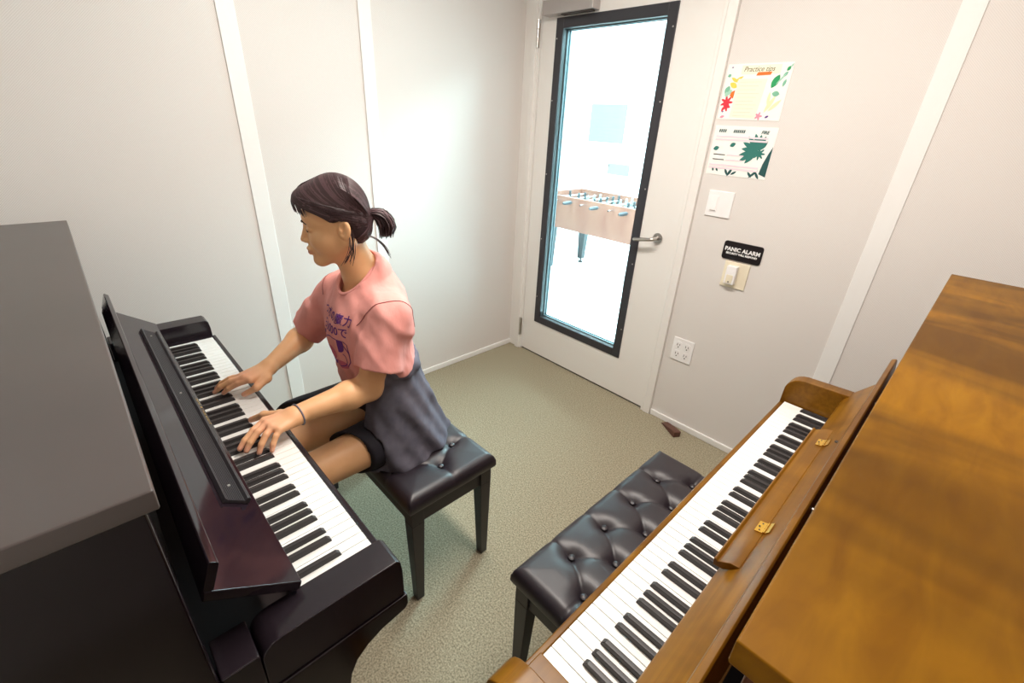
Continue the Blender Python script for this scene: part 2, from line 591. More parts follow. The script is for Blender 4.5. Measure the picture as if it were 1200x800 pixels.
for sx in (-1, 1):
    for sy in (-1, 1):
        lg = MB().frustum((sx * 0.56, sy * 0.295, 0.05), (0.032, 0.032), (sx * 0.565, sy * 0.30, fz0 + 0.02), (0.055, 0.045)).build('leg', M['bluegrey'], ft, bevel=0.004)
        MB().lathe([(0.03, 0.0), (0.03, 0.012), (0.01, 0.02), (0.01, 0.05)], (sx * 0.56, sy * 0.295, 0), 'z', 12).build('foot', M['rubber'], lg)
RODS = [-0.59 + 0.1686 * i for i in range(8)]
for i, x in enumerate(RODS):
    near = i % 2 == 0
    e0, e1 = (-0.52, 0.44) if near else (-0.45, 0.52)
    rd = MB().tube([(x, e0, 0.81), (x, e1, 0.81)], 0.008, 8).build('rod', M['chrome'], ft, smooth=True)
    hy = -0.53 if near else 0.53
    s = -1 if near else 1
    MB().lathe([(0.010, 0.0), (0.017, 0.012), (0.018, 0.07), (0.014, 0.10), (0.017, 0.12), (0.008, 0.126)], (0, 0, 0), 'y', 12)
    hb = MB().tube([(x, s * 0.385, 0.81), (x, s * 0.40, 0.81), (x, s * 0.47, 0.81), (x, s * 0.50, 0.81), (x, s * 0.515, 0.81)],
                   [0.012, 0.018, 0.019, 0.016, 0.010], 12)
    hb.build('handle', M['bluegrey'] if i % 3 else M['rubber'], rd, smooth=True)
    n = (1, 2, 3, 5, 5, 3, 2, 1)[i]
    for k in range(n):
        y = (k - (n - 1) / 2) * 0.11
        g = MB().frustum((x, y, 0.752), (0.012, 0.009), (x, y, 0.832), (0.010, 0.013))
        g.lathe([(0.006, 0.832), (0.013, 0.842), (0.012, 0.859), (0.004, 0.865)], (x, y, 0), 'z', 8)
        g.build('figurine', M['bluegrey'] if i in (0, 1, 3, 5) else M['field'], rd)

# ------------------------------------------------------------------ things on the back wall
sg = thing('alarm_sign', 'black rounded sign lettered panic alarm on white wall', 'sign', (1.4935, 0, 1.039))
MB().prism(rounded(-0.088, 0.088, -0.042, 0.042, 0.012), -0.006, -0.0005, 'y').build('sign_plate', M['sign'], sg, bevel=0.001)
lettering('lettering', 'PANIC ALARM', 0.0245, on_wall(0, -0.0065, 0.0065), M['white_ink'], sg, extrude=0.0003, bold=0.0009, space=1.02)
lettering('lettering', 'SECURITY WILL RESPOND', 0.0118, on_wall(0, -0.0065, -0.0125), M['white_ink'], sg, extrude=0.0003, bold=0.0005, space=1.02)

ab = thing('alarm_switch', 'cream wall plate with raised alarm button below black sign', 'switch', (1.4885, 0, 0.929))
MB().box(-0.0575, 0.0575, -0.007, -0.0005, -0.0615, 0.0615).build('wall_plate', M['cream'], ab, bevel=0.0025)
bt = MB().box(-0.034, 0.012, -0.034, -0.007, -0.040, 0.046).build('button_housing', M['plate'], ab, bevel=0.003)
MB().box(-0.026, 0.004, -0.036, -0.034, -0.034, 0.005).build('button', M['cream'], bt, bevel=0.002)
MB().lathe([(0.003, -0.0375), (0.003, -0.036)], (-0.011, 0, -0.028), 'y', 10).build('indicator', M['slot'], bt)

ls = thing('light_switch', 'white double wall plate with one toggle below the posters', 'switch', (1.337, 0, 1.233))
MB().box(-0.059, 0.059, -0.0065, -0.0005, -0.0575, 0.0575).build('wall_plate', M['plate'], ls, bevel=0.0025)
MB().box(-0.042, -0.006, -0.0085, -0.0065, -0.036, 0.036).build('switch_frame', M['plate'], ls, bevel=0.001)
MB().prism([(-0.0085, -0.030), (-0.0085, 0.030), (-0.0095, 0.030), (-0.014, -0.028)], -0.038, -0.010, 'x').build('toggle', M['plate'], ls, bevel=0.001)
for x, z in ((-0.024, 0.046), (-0.024, -0.046), (0.024, 0.046), (0.024, -0.046)):
    MB().lathe([(0.0028, -0.0072), (0.003, -0.0065)], (x, 0, z), 'y', 8).build('screw', M['plate'], ls)

ou = thing('power_outlet', 'white double power outlet low on wall beside door', 'outlet', (1.3285, 0, 0.464))
MB().box(-0.058, 0.058, -0.0065, -0.0005, -0.066, 0.066).build('wall_plate', M['plate'], ou, bevel=0.0025)
for x in (-0.024, 0.024):
    for z in (-0.026, 0.026):
        s = MB().prism(rounded(x - 0.0155, x + 0.0155, z - 0.0205, z + 0.0205, 0.010), -0.0085, -0.0065, 'y').build('socket', M['plate'], ou)
        q = MB().box(x - 0.0085, x - 0.0058, -0.0090, -0.0085, z - 0.004, z + 0.009).box(x + 0.0055, x + 0.0082, -0.0090, -0.0085, z - 0.003, z + 0.008)
        q.lathe([(0.0036, -0.0090), (0.0036, -0.0085)], (x, 0, z - 0.012), 'y', 8)
        q.build('slots', M['slot'], s)

# posters -------------------------------------------------------------
INK = {k: mat('ink_' + k, lin(*c), 0.7) for k, c in dict(paper=(248, 246, 242), cream=(247, 245, 222), red=(222, 50, 66), orange=(240, 120, 44), yellow=(248, 214, 90),
       green=(36, 158, 96), teal=(44, 118, 108), sage=(126, 188, 160), mint=(170, 216, 196), violet=(84, 50, 130), pink=(240, 150, 170), rose=(244, 222, 230), line=(206, 214, 196),
       black=(40, 44, 40), olive=(96, 86, 40), darkteal=(28, 80, 80), buff=(250, 232, 190)).items()}


def blob(mb, pts, y=-0.0022, mi=0):
    n = len(pts)
    mb.prism(pts, y - 0.0003, y, 'y', mi)


def leaf(cx, cz, L, W, a, n=8):
    pts = []
    for i in range(2 * n):
        t = i / n if i <= n else (2 * n - i) / n
        s = 1 if i <= n else -1
        px = (t - 0.5) * L
        pz = s * W / 2 * math.sin(PI * t) ** 0.8
        pts.append((cx + px * math.cos(a) - pz * math.sin(a), cz + px * math.sin(a) + pz * math.cos(a)))
    return pts


def flower(cx, cz, r, k=6, rot=0.0, n=42):
    return [(cx + r * (0.72 + 0.28 * math.cos(k * t)) * math.cos(t + rot), cz + r * (0.72 + 0.28 * math.cos(k * t)) * math.sin(t + rot)) for t in [2 * PI * i / n for i in range(n)]]


p1 = thing('practice_poster', 'flowered poster of handwritten practice tips, upper of two on wall', 'poster', (1.235, 0, 1.585))
PW, PH = 0.258, 0.208
MB().box(0, PW, -0.0018, -0.0005, 0, PH).build('paper', INK['paper'], p1)


def ink(name, col, shapes, parent, y=-0.0020):
    mb = MB()
    for k, s in enumerate(shapes):
        blob(mb, s, y - 0.00004 * k)
    return mb.build(name, INK[col], parent)


ink('printed_flowers', 'red', [flower(0.026, 0.066, 0.027, 7), flower(0.028, 0.048, 0.018, 5), leaf(0.016, 0.040, 0.024, 0.010, 1.2)], p1)
ink('printed_petals', 'orange', [[(0.036, 0.104), (0.052, 0.112), (0.050, 0.080), (0.034, 0.090)], [(0.124, 0.164), (0.180, 0.166), (0.184, 0.177), (0.129, 0.176)]], p1, -0.0026)
ink('printed_petals', 'yellow', [leaf(0.040, 0.150, 0.035, 0.012, 2.6), leaf(0.058, 0.154, 0.036, 0.010, 0.5), leaf(0.040, 0.130, 0.036, 0.020, -0.5)], p1)
ink('printed_petals', 'buff', [leaf(0.205, 0.060, 0.07, 0.016, 1.1), leaf(0.225, 0.056, 0.06, 0.014, 0.8), leaf(0.196, 0.08, 0.05, 0.012, 1.6)], p1)
ink('printed_leaves', 'green', [leaf(0.205, 0.142, 0.052, 0.026, 1.15), leaf(0.243, 0.186, 0.020, 0.012, 1.0)], p1)
ink('printed_leaves', 'sage', [leaf(0.018, 0.112, 0.034, 0.022, 1.2), leaf(0.014, 0.166, 0.016, 0.012, 0.4), leaf(0.218, 0.098, 0.030, 0.020, -0.1), leaf(0.240, 0.136, 0.028, 0.011, 1.3),
                               leaf(0.236, 0.166, 0.024, 0.011, 0.9)], p1)
ink('printed_leaves', 'mint', [leaf(0.018, 0.096, 0.022, 0.014, 1.6), leaf(0.252, 0.196, 0.016, 0.006, 1.0), leaf(0.224, 0.150, 0.05, 0.006, 0.9), leaf(0.030, 0.104, 0.026, 0.014, 1.0)], p1, -0.0028)
ink('printed_petals', 'pink', [leaf(0.020, 0.010, 0.020, 0.010, 0.3), flower(0.172, 0.016, 0.016, 5)], p1)
ink('printed_petals', 'violet', [leaf(0.206, 0.014, 0.017, 0.008, 0.5), leaf(0.018, 0.030, 0.008, 0.005, 0.7), leaf(0.020, 0.196, 0.009, 0.004, 0.2)], p1)
ink('note_sheet', 'cream', [[(0.052, 0.008), (0.160, 0.006), (0.172, 0.152), (0.056, 0.154)], [(0.060, 0.170), (0.215, 0.170), (0.215, 0.202), (0.060, 0.202)]], p1, -0.0023)
ink('handwritten_lines', 'line', [[(0.064, 0.142 - i * 0.014), (0.152 - 0.008 * (i % 3), 0.142 - i * 0.014), (0.152 - 0.008 * (i % 3), 0.1405 - i * 0.014), (0.064, 0.1405 - i * 0.014)] for i in range(10)], p1, -0.0027)
lettering('lettering', 'Practice tips', 0.026, on_wall(0.130, -0.0030, 0.187), INK['olive'], p1, shear=0.25, space=0.96)

p2 = thing('leaf_poster', 'white poster with dark green palm leaves, lower of two', 'poster', (1.238, 0, 1.358))
QW, QH = 0.264, 0.203
MB().box(0, QW, -0.0018, -0.0005, 0, QH).build('paper', INK['paper'], p2)
palm = []
for i, a in enumerate((2.75, 2.35, 1.95, 1.6, 1.25, 0.9, 3.1, 3.45, 3.75, 4.05)):
    L = (0.075, 0.075, 0.07, 0.062, 0.06, 0.05, 0.07, 0.08, 0.085, 0.07)[i]
    palm.append(leaf(0.205 + math.cos(a) * L / 2, 0.112 + math.sin(a) * L / 2, L, 0.020, a))
ink('printed_leaves', 'teal', palm + [flower(0.212, 0.100, 0.026, 8), leaf(0.024, 0.110, 0.026, 0.018, 0.3), leaf(0.094, 0.128, 0.026, 0.017, 0.5)], p2)
ink('printed_leaves', 'darkteal', [[(0.232, 0.02), (0.262, 0.01), (0.262, 0.13), (0.250, 0.10), (0.238, 0.06)], leaf(0.108, 0.016, 0.040, 0.012, 1.1), leaf(0.092, 0.016, 0.034, 0.010, 2.1),
                                   leaf(0.126, 0.014, 0.028, 0.009, 0.6), leaf(0.210, 0.018, 0.048, 0.010, 0.8), leaf(0.195, 0.014, 0.030, 0.010, 2.3), leaf(0.226, 0.014, 0.036, 0.010, 2.2),
                                   leaf(0.030, 0.022, 0.016, 0.008, 1.9), leaf(0.048, 0.022, 0.018, 0.008, 2.2)], p2, -0.0023)
ink('printed_text', 'rose', [[(0.012, 0.163 - i * 0.012), (0.235, 0.163 - i * 0.012), (0.235, 0.156 - i * 0.012), (0.012, 0.156 - i * 0.012)] for i in range(2)] +
    [[(0.078, 0.088 - i * 0.020), (0.150, 0.088 - i * 0.020), (0.150, 0.083 - i * 0.020), (0.078, 0.083 - i * 0.020)] for i in range(2)] +
    [[(0.008, 0.046 - i * 0.012), (0.225, 0.046 - i * 0.012), (0.225, 0.039 - i * 0.012), (0.008, 0.039 - i * 0.012)] for i in range(2)], p2, -0.0026)
ink('printed_text', 'black', [[(0.018, 0.087 - i * 0.020), (0.070, 0.087 - i * 0.020), (0.070, 0.0835 - i * 0.020), (0.018, 0.0835 - i * 0.020)] for i in range(2)], p2, -0.0026)
lettering('lettering', 'FIRE', 0.0165, on_wall(0.216, -0.0030, 0.182), INK['darkteal'], p2, shear=0.2, bold=0.0005)
ink('printed_heading', 'darkteal', [[(a + i * 0.0085, 0.176), (a + i * 0.0085 + 0.0055, 0.176), (a + i * 0.0085 + 0.0075, 0.188), (a + i * 0.0085 + 0.002, 0.188)] for a, n in ((0.020, 4), (0.084, 6)) for i in range(n)], p2, -0.0026)

# door stop
wd = MB().prism([(-0.07, 0.0), (0.065, 0.0), (0.065, 0.034), (0.045, 0.034), (-0.07, 0.006)], -0.021, 0.021, 'y').build('door_wedge', M['wedge'], bevel=0.003)
wd.location = (1.395, -0.062, 0.0)
wd.rotation_euler = (0, 0, -0.56)
tag(wd, 'brown rubber door wedge on the carpet beside the door', 'door stop')

# ------------------------------------------------------------------ pianos
PITCH_W = 0.0235
# black keys: index of the white key to their left, for 88 keys from A0
WHITE_NAMES = [('A', 'B', 'C', 'D', 'E', 'F', 'G')[i % 7] for i in range(52)]
BLACKS = []
for i in range(51):
    nm = WHITE_NAMES[i]
    if nm in 'ACDFG':
        off = {'A': 0.0016, 'C': -0.0016, 'D': 0.0016, 'F': -0.0022, 'G': 0.0}[nm]
        BLACKS.append((i + 1) * PITCH_W + off)


def white_key_mesh():
    mb = MB()
    g = 0.0006
    mb.box(g, PITCH_W - g, 0.0, 0.150, -0.020, 0.0)
    return mb.mesh('white_key', M['ivory'], bevel=0.0012, seg=2)


def black_key_mesh():
    mb = MB()
    prof = [(0.054, -0.004), (0.056, 0.005), (0.0625, 0.0115), (0.152, 0.0125), (0.152, -0.004)]
    vs, wd0, wd1 = [], 0.0057, 0.0047
    for sgn in (-1, 1):
        for d, h in prof:
            k = wd0 if h < 0.008 else wd1
            vs.append((sgn * k, d, h))
    n = len(prof)
    fs = [tuple(range(n)), tuple(range(n, 2 * n))[::-1]] + [(i, (i + 1) % n, n + (i + 1) % n, n + i) for i in range(n)]
    mb.add(vs, fs)
    return mb.mesh('black_key', M['blackkey'], bevel=0.0011, seg=2)


def piano(name, label, loc, rz, P):
    t = thing(name, label, 'piano', loc, rz, 'upright pianos')
    body, body2, gloss = P['body'], P['solid'], P['side']
    kh = P['kh']
    wk, bk = white_key_mesh(), black_key_mesh()
    for i in range(52):
        o = obj('white_key', wk, t)
        o.location = (i * PITCH_W, 0, kh)
    for u in BLACKS:
        o = obj('black_key', bk, t)
        o.location = (u, 0, kh)
    U0, U1 = P['u0'], P['u1']           # outer faces of the case sides
    H, LD = P['lid_h'], P['lid_d']
    BD = P['back_d']
    side = P['side_prof']
    st = P['side_t']
    for a, b in ((U0, U0 + st), (U1 - st, U1)):
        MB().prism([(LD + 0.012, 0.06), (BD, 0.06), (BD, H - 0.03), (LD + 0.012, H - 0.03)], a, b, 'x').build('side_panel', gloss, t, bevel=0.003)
    A0o, A0i, A1i, A1o = P['arms']
    for a, b in ((A0o, A0i), (A1i, A1o)):
        a2, b2 = (a - 0.004, b) if b < 0.6 else (a, b + 0.004)
        MB().prism(side, a2, b2, 'x').build('side_bracket', gloss, t, bevel=0.003)
        MB().prism(P['arm_prof'], a, b, 'x').build('arm', body2, t, bevel=P['arm_bev'])
    # key bed, key slip and blocks
    MB().box(A0i, A1i, -0.004, BD - 0.05, kh - 0.105, kh - 0.035).build('key_bed', body, t, bevel=0.002)
    MB().box(A0i, A1i, -0.0165, -0.0035, kh - 0.085, kh + P['slip_dh']).build('key_slip', body2, t, bevel=0.003)
    MB().box(A0i, A1i, 0.125, 0.30, kh - 0.034, kh - 0.021).build('key_frame', M['felt'], t)
    for a, b in ((A0i, -0.002), (1.222 + 0.002, A1i)):
        if b - a > 0.008:
            MB().box(a + 0.001, b, -0.002, 0.155, kh - 0.03, kh + P['block_dh']).build('key_block', body2, t, bevel=0.003)
    # upper and lower front panels, back
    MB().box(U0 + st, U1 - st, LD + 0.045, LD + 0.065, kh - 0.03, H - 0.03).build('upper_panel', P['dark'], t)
    MB().box(U0 + st, U1 - st, 0.22, 0.24, 0.10, kh - 0.105).build('lower_panel', body, t, bevel=0.003)
    MB().box(U0 + st, U1 - st, 0.19, BD, 0.03, 0.10).build('bottom_rail', body, t, bevel=0.003)
    MB().box(U0 + st, U1 - st, BD - 0.02, BD, 0.10, H - 0.03).build('back_panel', body, t)
    for u in (0.61 - 0.11, 0.61, 0.61 + 0.11):
        pd = MB()
        pd.box(u - 0.011, u + 0.011, 0.10, 0.22, 0.062, 0.072)
        pd.prism([(u - 0.014, 0.075), (u + 0.014, 0.075), (u + 0.024, 0.105), (u + 0.024, 0.125), (u - 0.024, 0.125), (u - 0.024, 0.105)], 0.060, 0.074, 'z')
        pd.build('pedal', M['brass'], t, bevel=0.003)
    for a in (U0 + 0.01, U1 - 0.06):
        for d in (LD + 0.05, BD - 0.06):
            MB().lathe([(0.008, 0.03), (0.008, 0.06)], (a + 0.025, d + 0.015, 0), 'z', 10).tube([(a + 0.012, d + 0.015, 0.024), (a + 0.038, d + 0.015, 0.024)], 0.024, 16).build('caster', M['brass'], t)
    for a in (A0o, A1i):
        MB().box(a - 0.003, a + 0.052, 0.03, LD + 0.02, 0.0, 0.06).build('toe_block', body2, t, bevel=0.006)
    # lid
    L0, L1 = P['lid_u']
    MB().box(L0, L1, LD, BD + 0.012, H - 0.026, H).build('lid', P['lid'], t, bevel=0.0022)
    MB().box(L0 + 0.012, L1 - 0.012, LD + 0.009, BD, H - 0.030, H - 0.026).build('lid_moulding', body2, t)
    return t


# --- black piano (left).  local u = 1.600 - x, d = -1.940 - y
ARC = [(0.12, 0.56), (0.112, 0.60), (0.098, 0.628), (0.075, 0.648), (0.045, 0.662), (0.012, 0.668), (-0.006, 0.672), (-0.012, 0.682)]
LP = dict(body=M['ebony'], solid=M['ebony'], side=M['ebony_gloss'], dark=M['ebony_gloss'], lid=M['ebony_lid'],
          kh=0.753, u0=-0.135, u1=1.357, side_t=0.03, lid_h=1.185, lid_d=0.274, back_d=0.655,
          arms=(-0.104, -0.038, 1.260, 1.326), arm_bev=0.0025, slip_dh=-0.008, block_dh=-0.004, lid_u=(-0.146, 1.369),
          side_prof=[(-0.012, 0.708)] + ARC[::-1] + [(0.12, 0.06), (0.30, 0.06), (0.30, 0.708)],
          arm_prof=[(-0.008, 0.708), (-0.008, 0.775), (-0.005, 0.799), (0.003, 0.807), (0.20, 0.809), (0.215, 0.806), (0.226, 0.798), (0.232, 0.786), (0.234, 0.708)])
blackp = piano('upright_piano', 'black upright piano with open fallboard played by the seated woman', (1.600, -1.940, 0), PI, LP)
# small step between arm and case
for a, b in ((-0.104, -0.030), (1.252, 1.326)):
    MB().box(a, b, 0.2335, 0.285, 0.708, 0.798).build('arm_block', M['ebony'], blackp, bevel=0.003)
FU0, FU1 = -0.050, 1.270
fb = MB()
fb.prism([(0.146, 0.830), (0.151, 0.817), (0.160, 0.818), (0.274, 0.902), (0.268, 0.9188)], FU0, FU1, 'x')
fbo = fb.build('fallboard', M['ebony_polish'], blackp, bevel=0.002)
MB().prism([(0.2565, 0.9125), (0.241, 0.955), (0.2425, 0.959), (0.2510, 0.9655), (0.2535, 0.9635), (0.2695, 0.9195)], FU0, FU1, 'x').build('fallboard_flap', M['ebony_polish'], blackp, bevel=0.001)
# grooved music ledge lying on the fallboard slope
sl = math.atan2(0.897 - 0.830, 0.238 - 0.146)


def slope(s, n, h0=0.830, d0=0.146, a=sl):
    """s along the slope from the front lip, n out of it"""
    return (d0 + s * math.cos(a) - n * math.sin(a), h0 + s * math.sin(a) + n * math.cos(a))


prof = [slope(0.020, 0.001), slope(0.020, 0.012), slope(0.023, 0.014), slope(0.027, 0.013), slope(0.029, 0.006)]
for i in range(9):
    s0 = 0.030 + i * 0.0036
    prof += [slope(s0, 0.0058), slope(s0 + 0.0008, 0.0074), slope(s0 + 0.0026, 0.0074), slope(s0 + 0.0034, 0.0058)]
prof += [slope(0.0635, 0.009), slope(0.0665, 0.0095), slope(0.068, 0.001)]
lg = MB().prism(prof, 0.170, 1.130, 'x').build('music_ledge', M['ledge'], fbo)
for u in (0.22, 0.65, 1.08):
    d, h = slope(0.047, 0.0078)
    MB().lathe([(0.0032, -0.001), (0.0032, 0.0004), (0.001, 0.001)], (u, d, h), 'z', 10).build('screw', M['steel'], lg)
# gold lettering along the lip
a = sl
base = Matrix(((1, 0, 0, 0), (0, math.cos(a), -math.sin(a), 0), (0, math.sin(a), math.cos(a), 0), (0, 0, 0, 1)))
d, h = slope(0.0075, 0.0004)
lettering('lettering', 'STEINWAY & SONS', 0.0125, Matrix.Translation((0.580, d, h)) @ base, M['gold'], fbo, space=1.42, extrude=0.0001)
em = MB()
for (uu, ss) in ((0, 0), ):
    for k in range(6):
        t0, t1 = 2 * PI * k / 6, 2 * PI * (k + 1) / 6
    pts = [(0.003 * math.cos(2 * PI * k / 8), 0.0035 * math.sin(2 * PI * k / 8)) for k in range(8)]
    vs = []
    for n_ in (0.0003, 0.0006):
        for px, py in pts:
            dd, hh = slope(0.0165 + py, n_)
            vs.append((0.597 + px, dd, hh))
    em.add(vs, [tuple(range(8))[::-1], tuple(range(8, 16))] + [(i, (i + 1) % 8, 8 + (i + 1) % 8, 8 + i) for i in range(8)])
em.build('emblem', M['gold'], fbo)

# --- walnut piano (right).  local u = -0.598 - y, d = x - 1.959
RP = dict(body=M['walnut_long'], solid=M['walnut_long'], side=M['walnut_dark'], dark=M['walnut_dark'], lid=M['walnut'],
          kh=0.715, u0=-0.095, u1=1.332, side_t=0.03, lid_h=1.2135, lid_d=0.247, back_d=0.66,
          arms=(-0.052, -0.006, 1.288, 1.338), arm_bev=0.0025, slip_dh=-0.010, block_dh=0.014, lid_u=(-0.112, 1.345),
          side_prof=[(-0.014, 0.66), (-0.014, 0.60), (0.10, 0.58), (0.13, 0.52), (0.13, 0.06), (0.28, 0.06), (0.28, 0.66)],
          arm_prof=[(-0.016, 0.66), (-0.016, 0.745)] + [(0.034 - 0.050 * math.cos(t), 0.756 + 0.050 * math.sin(t)) for t in (0.15, 0.4, 0.7, 1.0, 1.3)] + [(0.034, 0.807), (0.150, 0.812), (0.235, 0.812), (0.235, 0.66)])
walnutp = piano('upright_piano', 'walnut brown upright piano on the right, unattended, behind the long bench', (1.959, -0.598, 0), -PI / 2, RP)
# finger relief in the key slip
MB().box(0.545, 0.705, -0.0215, -0.0165, 0.625, 0.693).build('slip_rail', M['walnut_long'], walnutp, bevel=0.003)
WU0, WU1 = -0.040, 1.290
fbo2 = MB().prism([(0.144, 0.770), (0.142, 0.780), (0.1475, 0.796), (0.225, 0.893), (0.238, 0.893), (0.160, 0.770)], WU0, WU1, 'x').build('fallboard', M['walnut_long'], walnutp, bevel=0.002)
MB().prism([(0.2165, 0.8825), (0.2110, 0.950), (0.2130, 0.956), (0.2220, 0.960), (0.2250, 0.957), (0.2350, 0.8935), (0.2250, 0.8935)], WU0, WU1, 'x').build('fallboard_flap', M['walnut_long'], walnutp, bevel=0.001)
mdk = MB().prism([(0.134, 0.803), (0.1325, 0.818), (0.1355, 0.8205), (0.1385, 0.8185), (0.1400, 0.8165), (0.1600, 0.8300), (0.176, 0.833), (0.178, 0.828), (0.152, 0.806)], 0.285, 0.905, 'x').build('music_desk', M['walnut_long'], walnutp, bevel=0.001)
for u in (0.372, 0.777):
    hb = MB()
    k0, k1 = (0.161, 0.8304), (0.1745, 0.8337)
    hb.prism([k0, k1, (k1[0] - 0.0006, k1[1] + 0.0022), (k0[0] - 0.0006, k0[1] + 0.0022)], u - 0.017, u + 0.017, 'x')
    hb.prism([(0.1785, 0.8362), (0.1855, 0.8450), (0.1843, 0.8460), (0.1773, 0.8372)], u - 0.017, u + 0.017, 'x')
    for k in range(3):
        hb.tube([(u - 0.017 + k * 0.0118, 0.1768, 0.8368), (u - 0.017 + k * 0.0118 + 0.0104, 0.1768, 0.8368)], 0.0026, 8)
    hg_ = hb.build('hinge', M['brass'], walnutp)
    sc_ = MB()
    for k in (-0.011, 0.0, 0.011):
        sc_.lathe([(0.0020, 0.8330), (0.0014, 0.8352)], (u + k, 0.1675 - 0.003 * (k == 0), 0), 'z', 8)
    sc_.build('screws', M['slot'], hg_)
MB().lathe([(0.0050, 0.8600), (0.0050, 0.8630)], (0.385, 0.199, 0), 'z', 12).build('keyhole', M['slot'], walnutp)
for u in (0.25, 0.78):
    MB().lathe([(0.0035, 0.0), (0.0035, 0.003), (0.0012, 0.004)], (u, 0.2285, 0.932), 'y', 8).build('flap_screw', M['steel'], walnutp)  # small pale screws on the back face of the flap

# ------------------------------------------------------------------ tufted benches
ROWA = [-0.225, -0.075, 0.075, 0.225]
ROWB = [-0.29, -0.15, 0.0, 0.15, 0.29]
TUFTS = [(x, s) for x in ROWA for s in (-0.094, 0.094)] + [(x, 0.0) for x in ROWB]
CREASES = []
for x, s in [(x, s) for x in ROWA for s in (-0.094, 0.094)]:
    for xb in ROWB:
        if abs(xb - x) < 0.09:
            CREASES.append((x, s, xb, 0.0))
    CREASES.append((x, s, x, s * 1.95))
for xb in (-0.29, 0.29):
    CREASES.append((xb, 0, xb * 1.35, 0.0))
BL, BW = 0.75, 0.35


def bench_top_mesh():
    nx, ny = 150, 74
    X, Y = np.meshgrid(np.linspace(-BL / 2, BL / 2, nx), np.linspace(-BW / 2, BW / 2, ny), indexing='ij')
    ex = np.minimum(BL / 2 - np.abs(X), BW / 2 - np.abs(Y))
    Z = 0.478 + 0.006 * np.clip(ex / 0.08, 0, 1)
    for tx_, ts in TUFTS:
        r2 = (X - tx_) ** 2 + (Y - ts) ** 2
        Z -= 0.0145 * np.exp(-r2 / (2 * 0.021 ** 2)) + 0.006 * np.exp(-r2 / (2 * 0.009 ** 2))
    cre = np.zeros_like(X)
    for x0, y0, x1, y1 in CREASES:
        dx, dy = x1 - x0, y1 - y0
        t_ = np.clip(((X - x0) * dx + (Y - y0) * dy) / (dx * dx + dy * dy), 0, 1)
        dd = np.hypot(X - x0 - t_ * dx, Y - y0 - t_ * dy)
        cre = np.maximum(cre, np.exp(-(dd / 0.0045) ** 2) * 0.003 + np.exp(-(dd / 0.018) ** 2) * 0.003)
    Z -= cre
    e = np.clip(ex / 0.03, 0, 1)
    Z -= 0.026 * (1 - np.sqrt(np.clip(1 - (1 - e) ** 2, 0, 1)))
    # pull the outline in a little at the corners
    vs = list(zip(X.ravel(), Y.ravel(), Z.ravel()))
    fs = [(i * ny + j, (i + 1) * ny + j, (i + 1) * ny + j + 1, i * ny + j + 1) for i in range(nx - 1) for j in range(ny - 1)]
    ring = [i * ny for i in range(nx)] + [(nx - 1) * ny + j for j in range(1, ny)] + [i * ny + ny - 1 for i in range(nx - 2, -1, -1)] + [j for j in range(ny - 2, 0, -1)]
    n0 = len(vs)
    for zz, k in ((0.432, 1.003), (0.422, 0.992)):
        vs += [(vs[r][0] * k, vs[r][1] * k, zz) for r in ring]
    m_ = len(ring)
    for i in range(m_):
        j = (i + 1) % m_
        fs.append((ring[i], n0 + i, n0 + j, ring[j])[::-1])
        fs.append((n0 + i, n0 + m_ + i, n0 + m_ + j, n0 + j)[::-1])
    fs.append(tuple(range(n0 + m_, n0 + 2 * m_)))
    mb = MB().add(vs, fs)
    return mb.mesh('cushion', M['leather'], smooth=True)


def bench(name, label, loc, rz):
    t = thing(name, label, 'bench', loc, rz, 'tufted piano benches')
    t.scale = (1, 1, 1.016)
    obj('cushion', CUSH, t)
    for tx_, ts in TUFTS:
        o = obj('button', BUTN, t)
        o.location = (tx_, ts, 0.4655)
    MB().box(-BL / 2 + 0.022, BL / 2 - 0.022, -BW / 2 + 0.018, -BW / 2 + 0.036, 0.355, 0.423).build('apron', M['legblack'], t, bevel=0.002)
    MB().box(-BL / 2 + 0.022, BL / 2 - 0.022, BW / 2 - 0.036, BW / 2 - 0.018, 0.355, 0.423).build('apron', M['legblack'], t, bevel=0.002)
    for sx_ in (-1, 1):
        MB().box(sx_ * (BL / 2 - 0.018), sx_ * (BL / 2 - 0.036), -BW / 2 + 0.036, BW / 2 - 0.036, 0.355, 0.423).build('apron', M['legblack'], t, bevel=0.002)
        for sy_ in (-1, 1):
            c1 = (sx_ * (BL / 2 - 0.034), sy_ * (BW / 2 - 0.034))
            mb = MB().frustum((c1[0] + sx_ * 0.004, c1[1] + sy_ * 0.004, 0.0), (0.0145, 0.0145), (c1[0], c1[1], 0.36), (0.023, 0.023))
            mb.box(c1[0] - 0.023, c1[0] + 0.023, c1[1] - 0.023, c1[1] + 0.023, 0.36, 0.4225)
            mb.build('leg', M['legblack'], t, bevel=0.002)
    return t


CUSH = bench_top_mesh()
BUTN = MB().lathe([(0.0085, -0.004), (0.0105, 0.001), (0.0095, 0.0045), (0.006, 0.0065), (0.001, 0.0072)], (0, 0, 0), 'z', 16).mesh('button', M['leather'], smooth=True)
bench('piano_bench', 'black tufted piano bench under the seated woman', (0.949, -1.524, 0), 0.0)
bench('piano_bench', 'empty black tufted piano bench in front of the walnut piano', (1.858, -1.241, 0), PI / 2)

# ------------------------------------------------------------------ the pianist: surfaces from distance fields
f32 = np.float32


def V(*a):
    return np.array(a, dtype=f32)


def length(p):
    return np.sqrt((p * p).sum(-1))


def smin(a, b, k):
    h = np.clip(0.5 + 0.5 * (b - a) / k, 0, 1)
    return b + (a - b) * h - k * h * (1 - h)


def smax(a, b, k):
    return -smin(-a, -b, k)


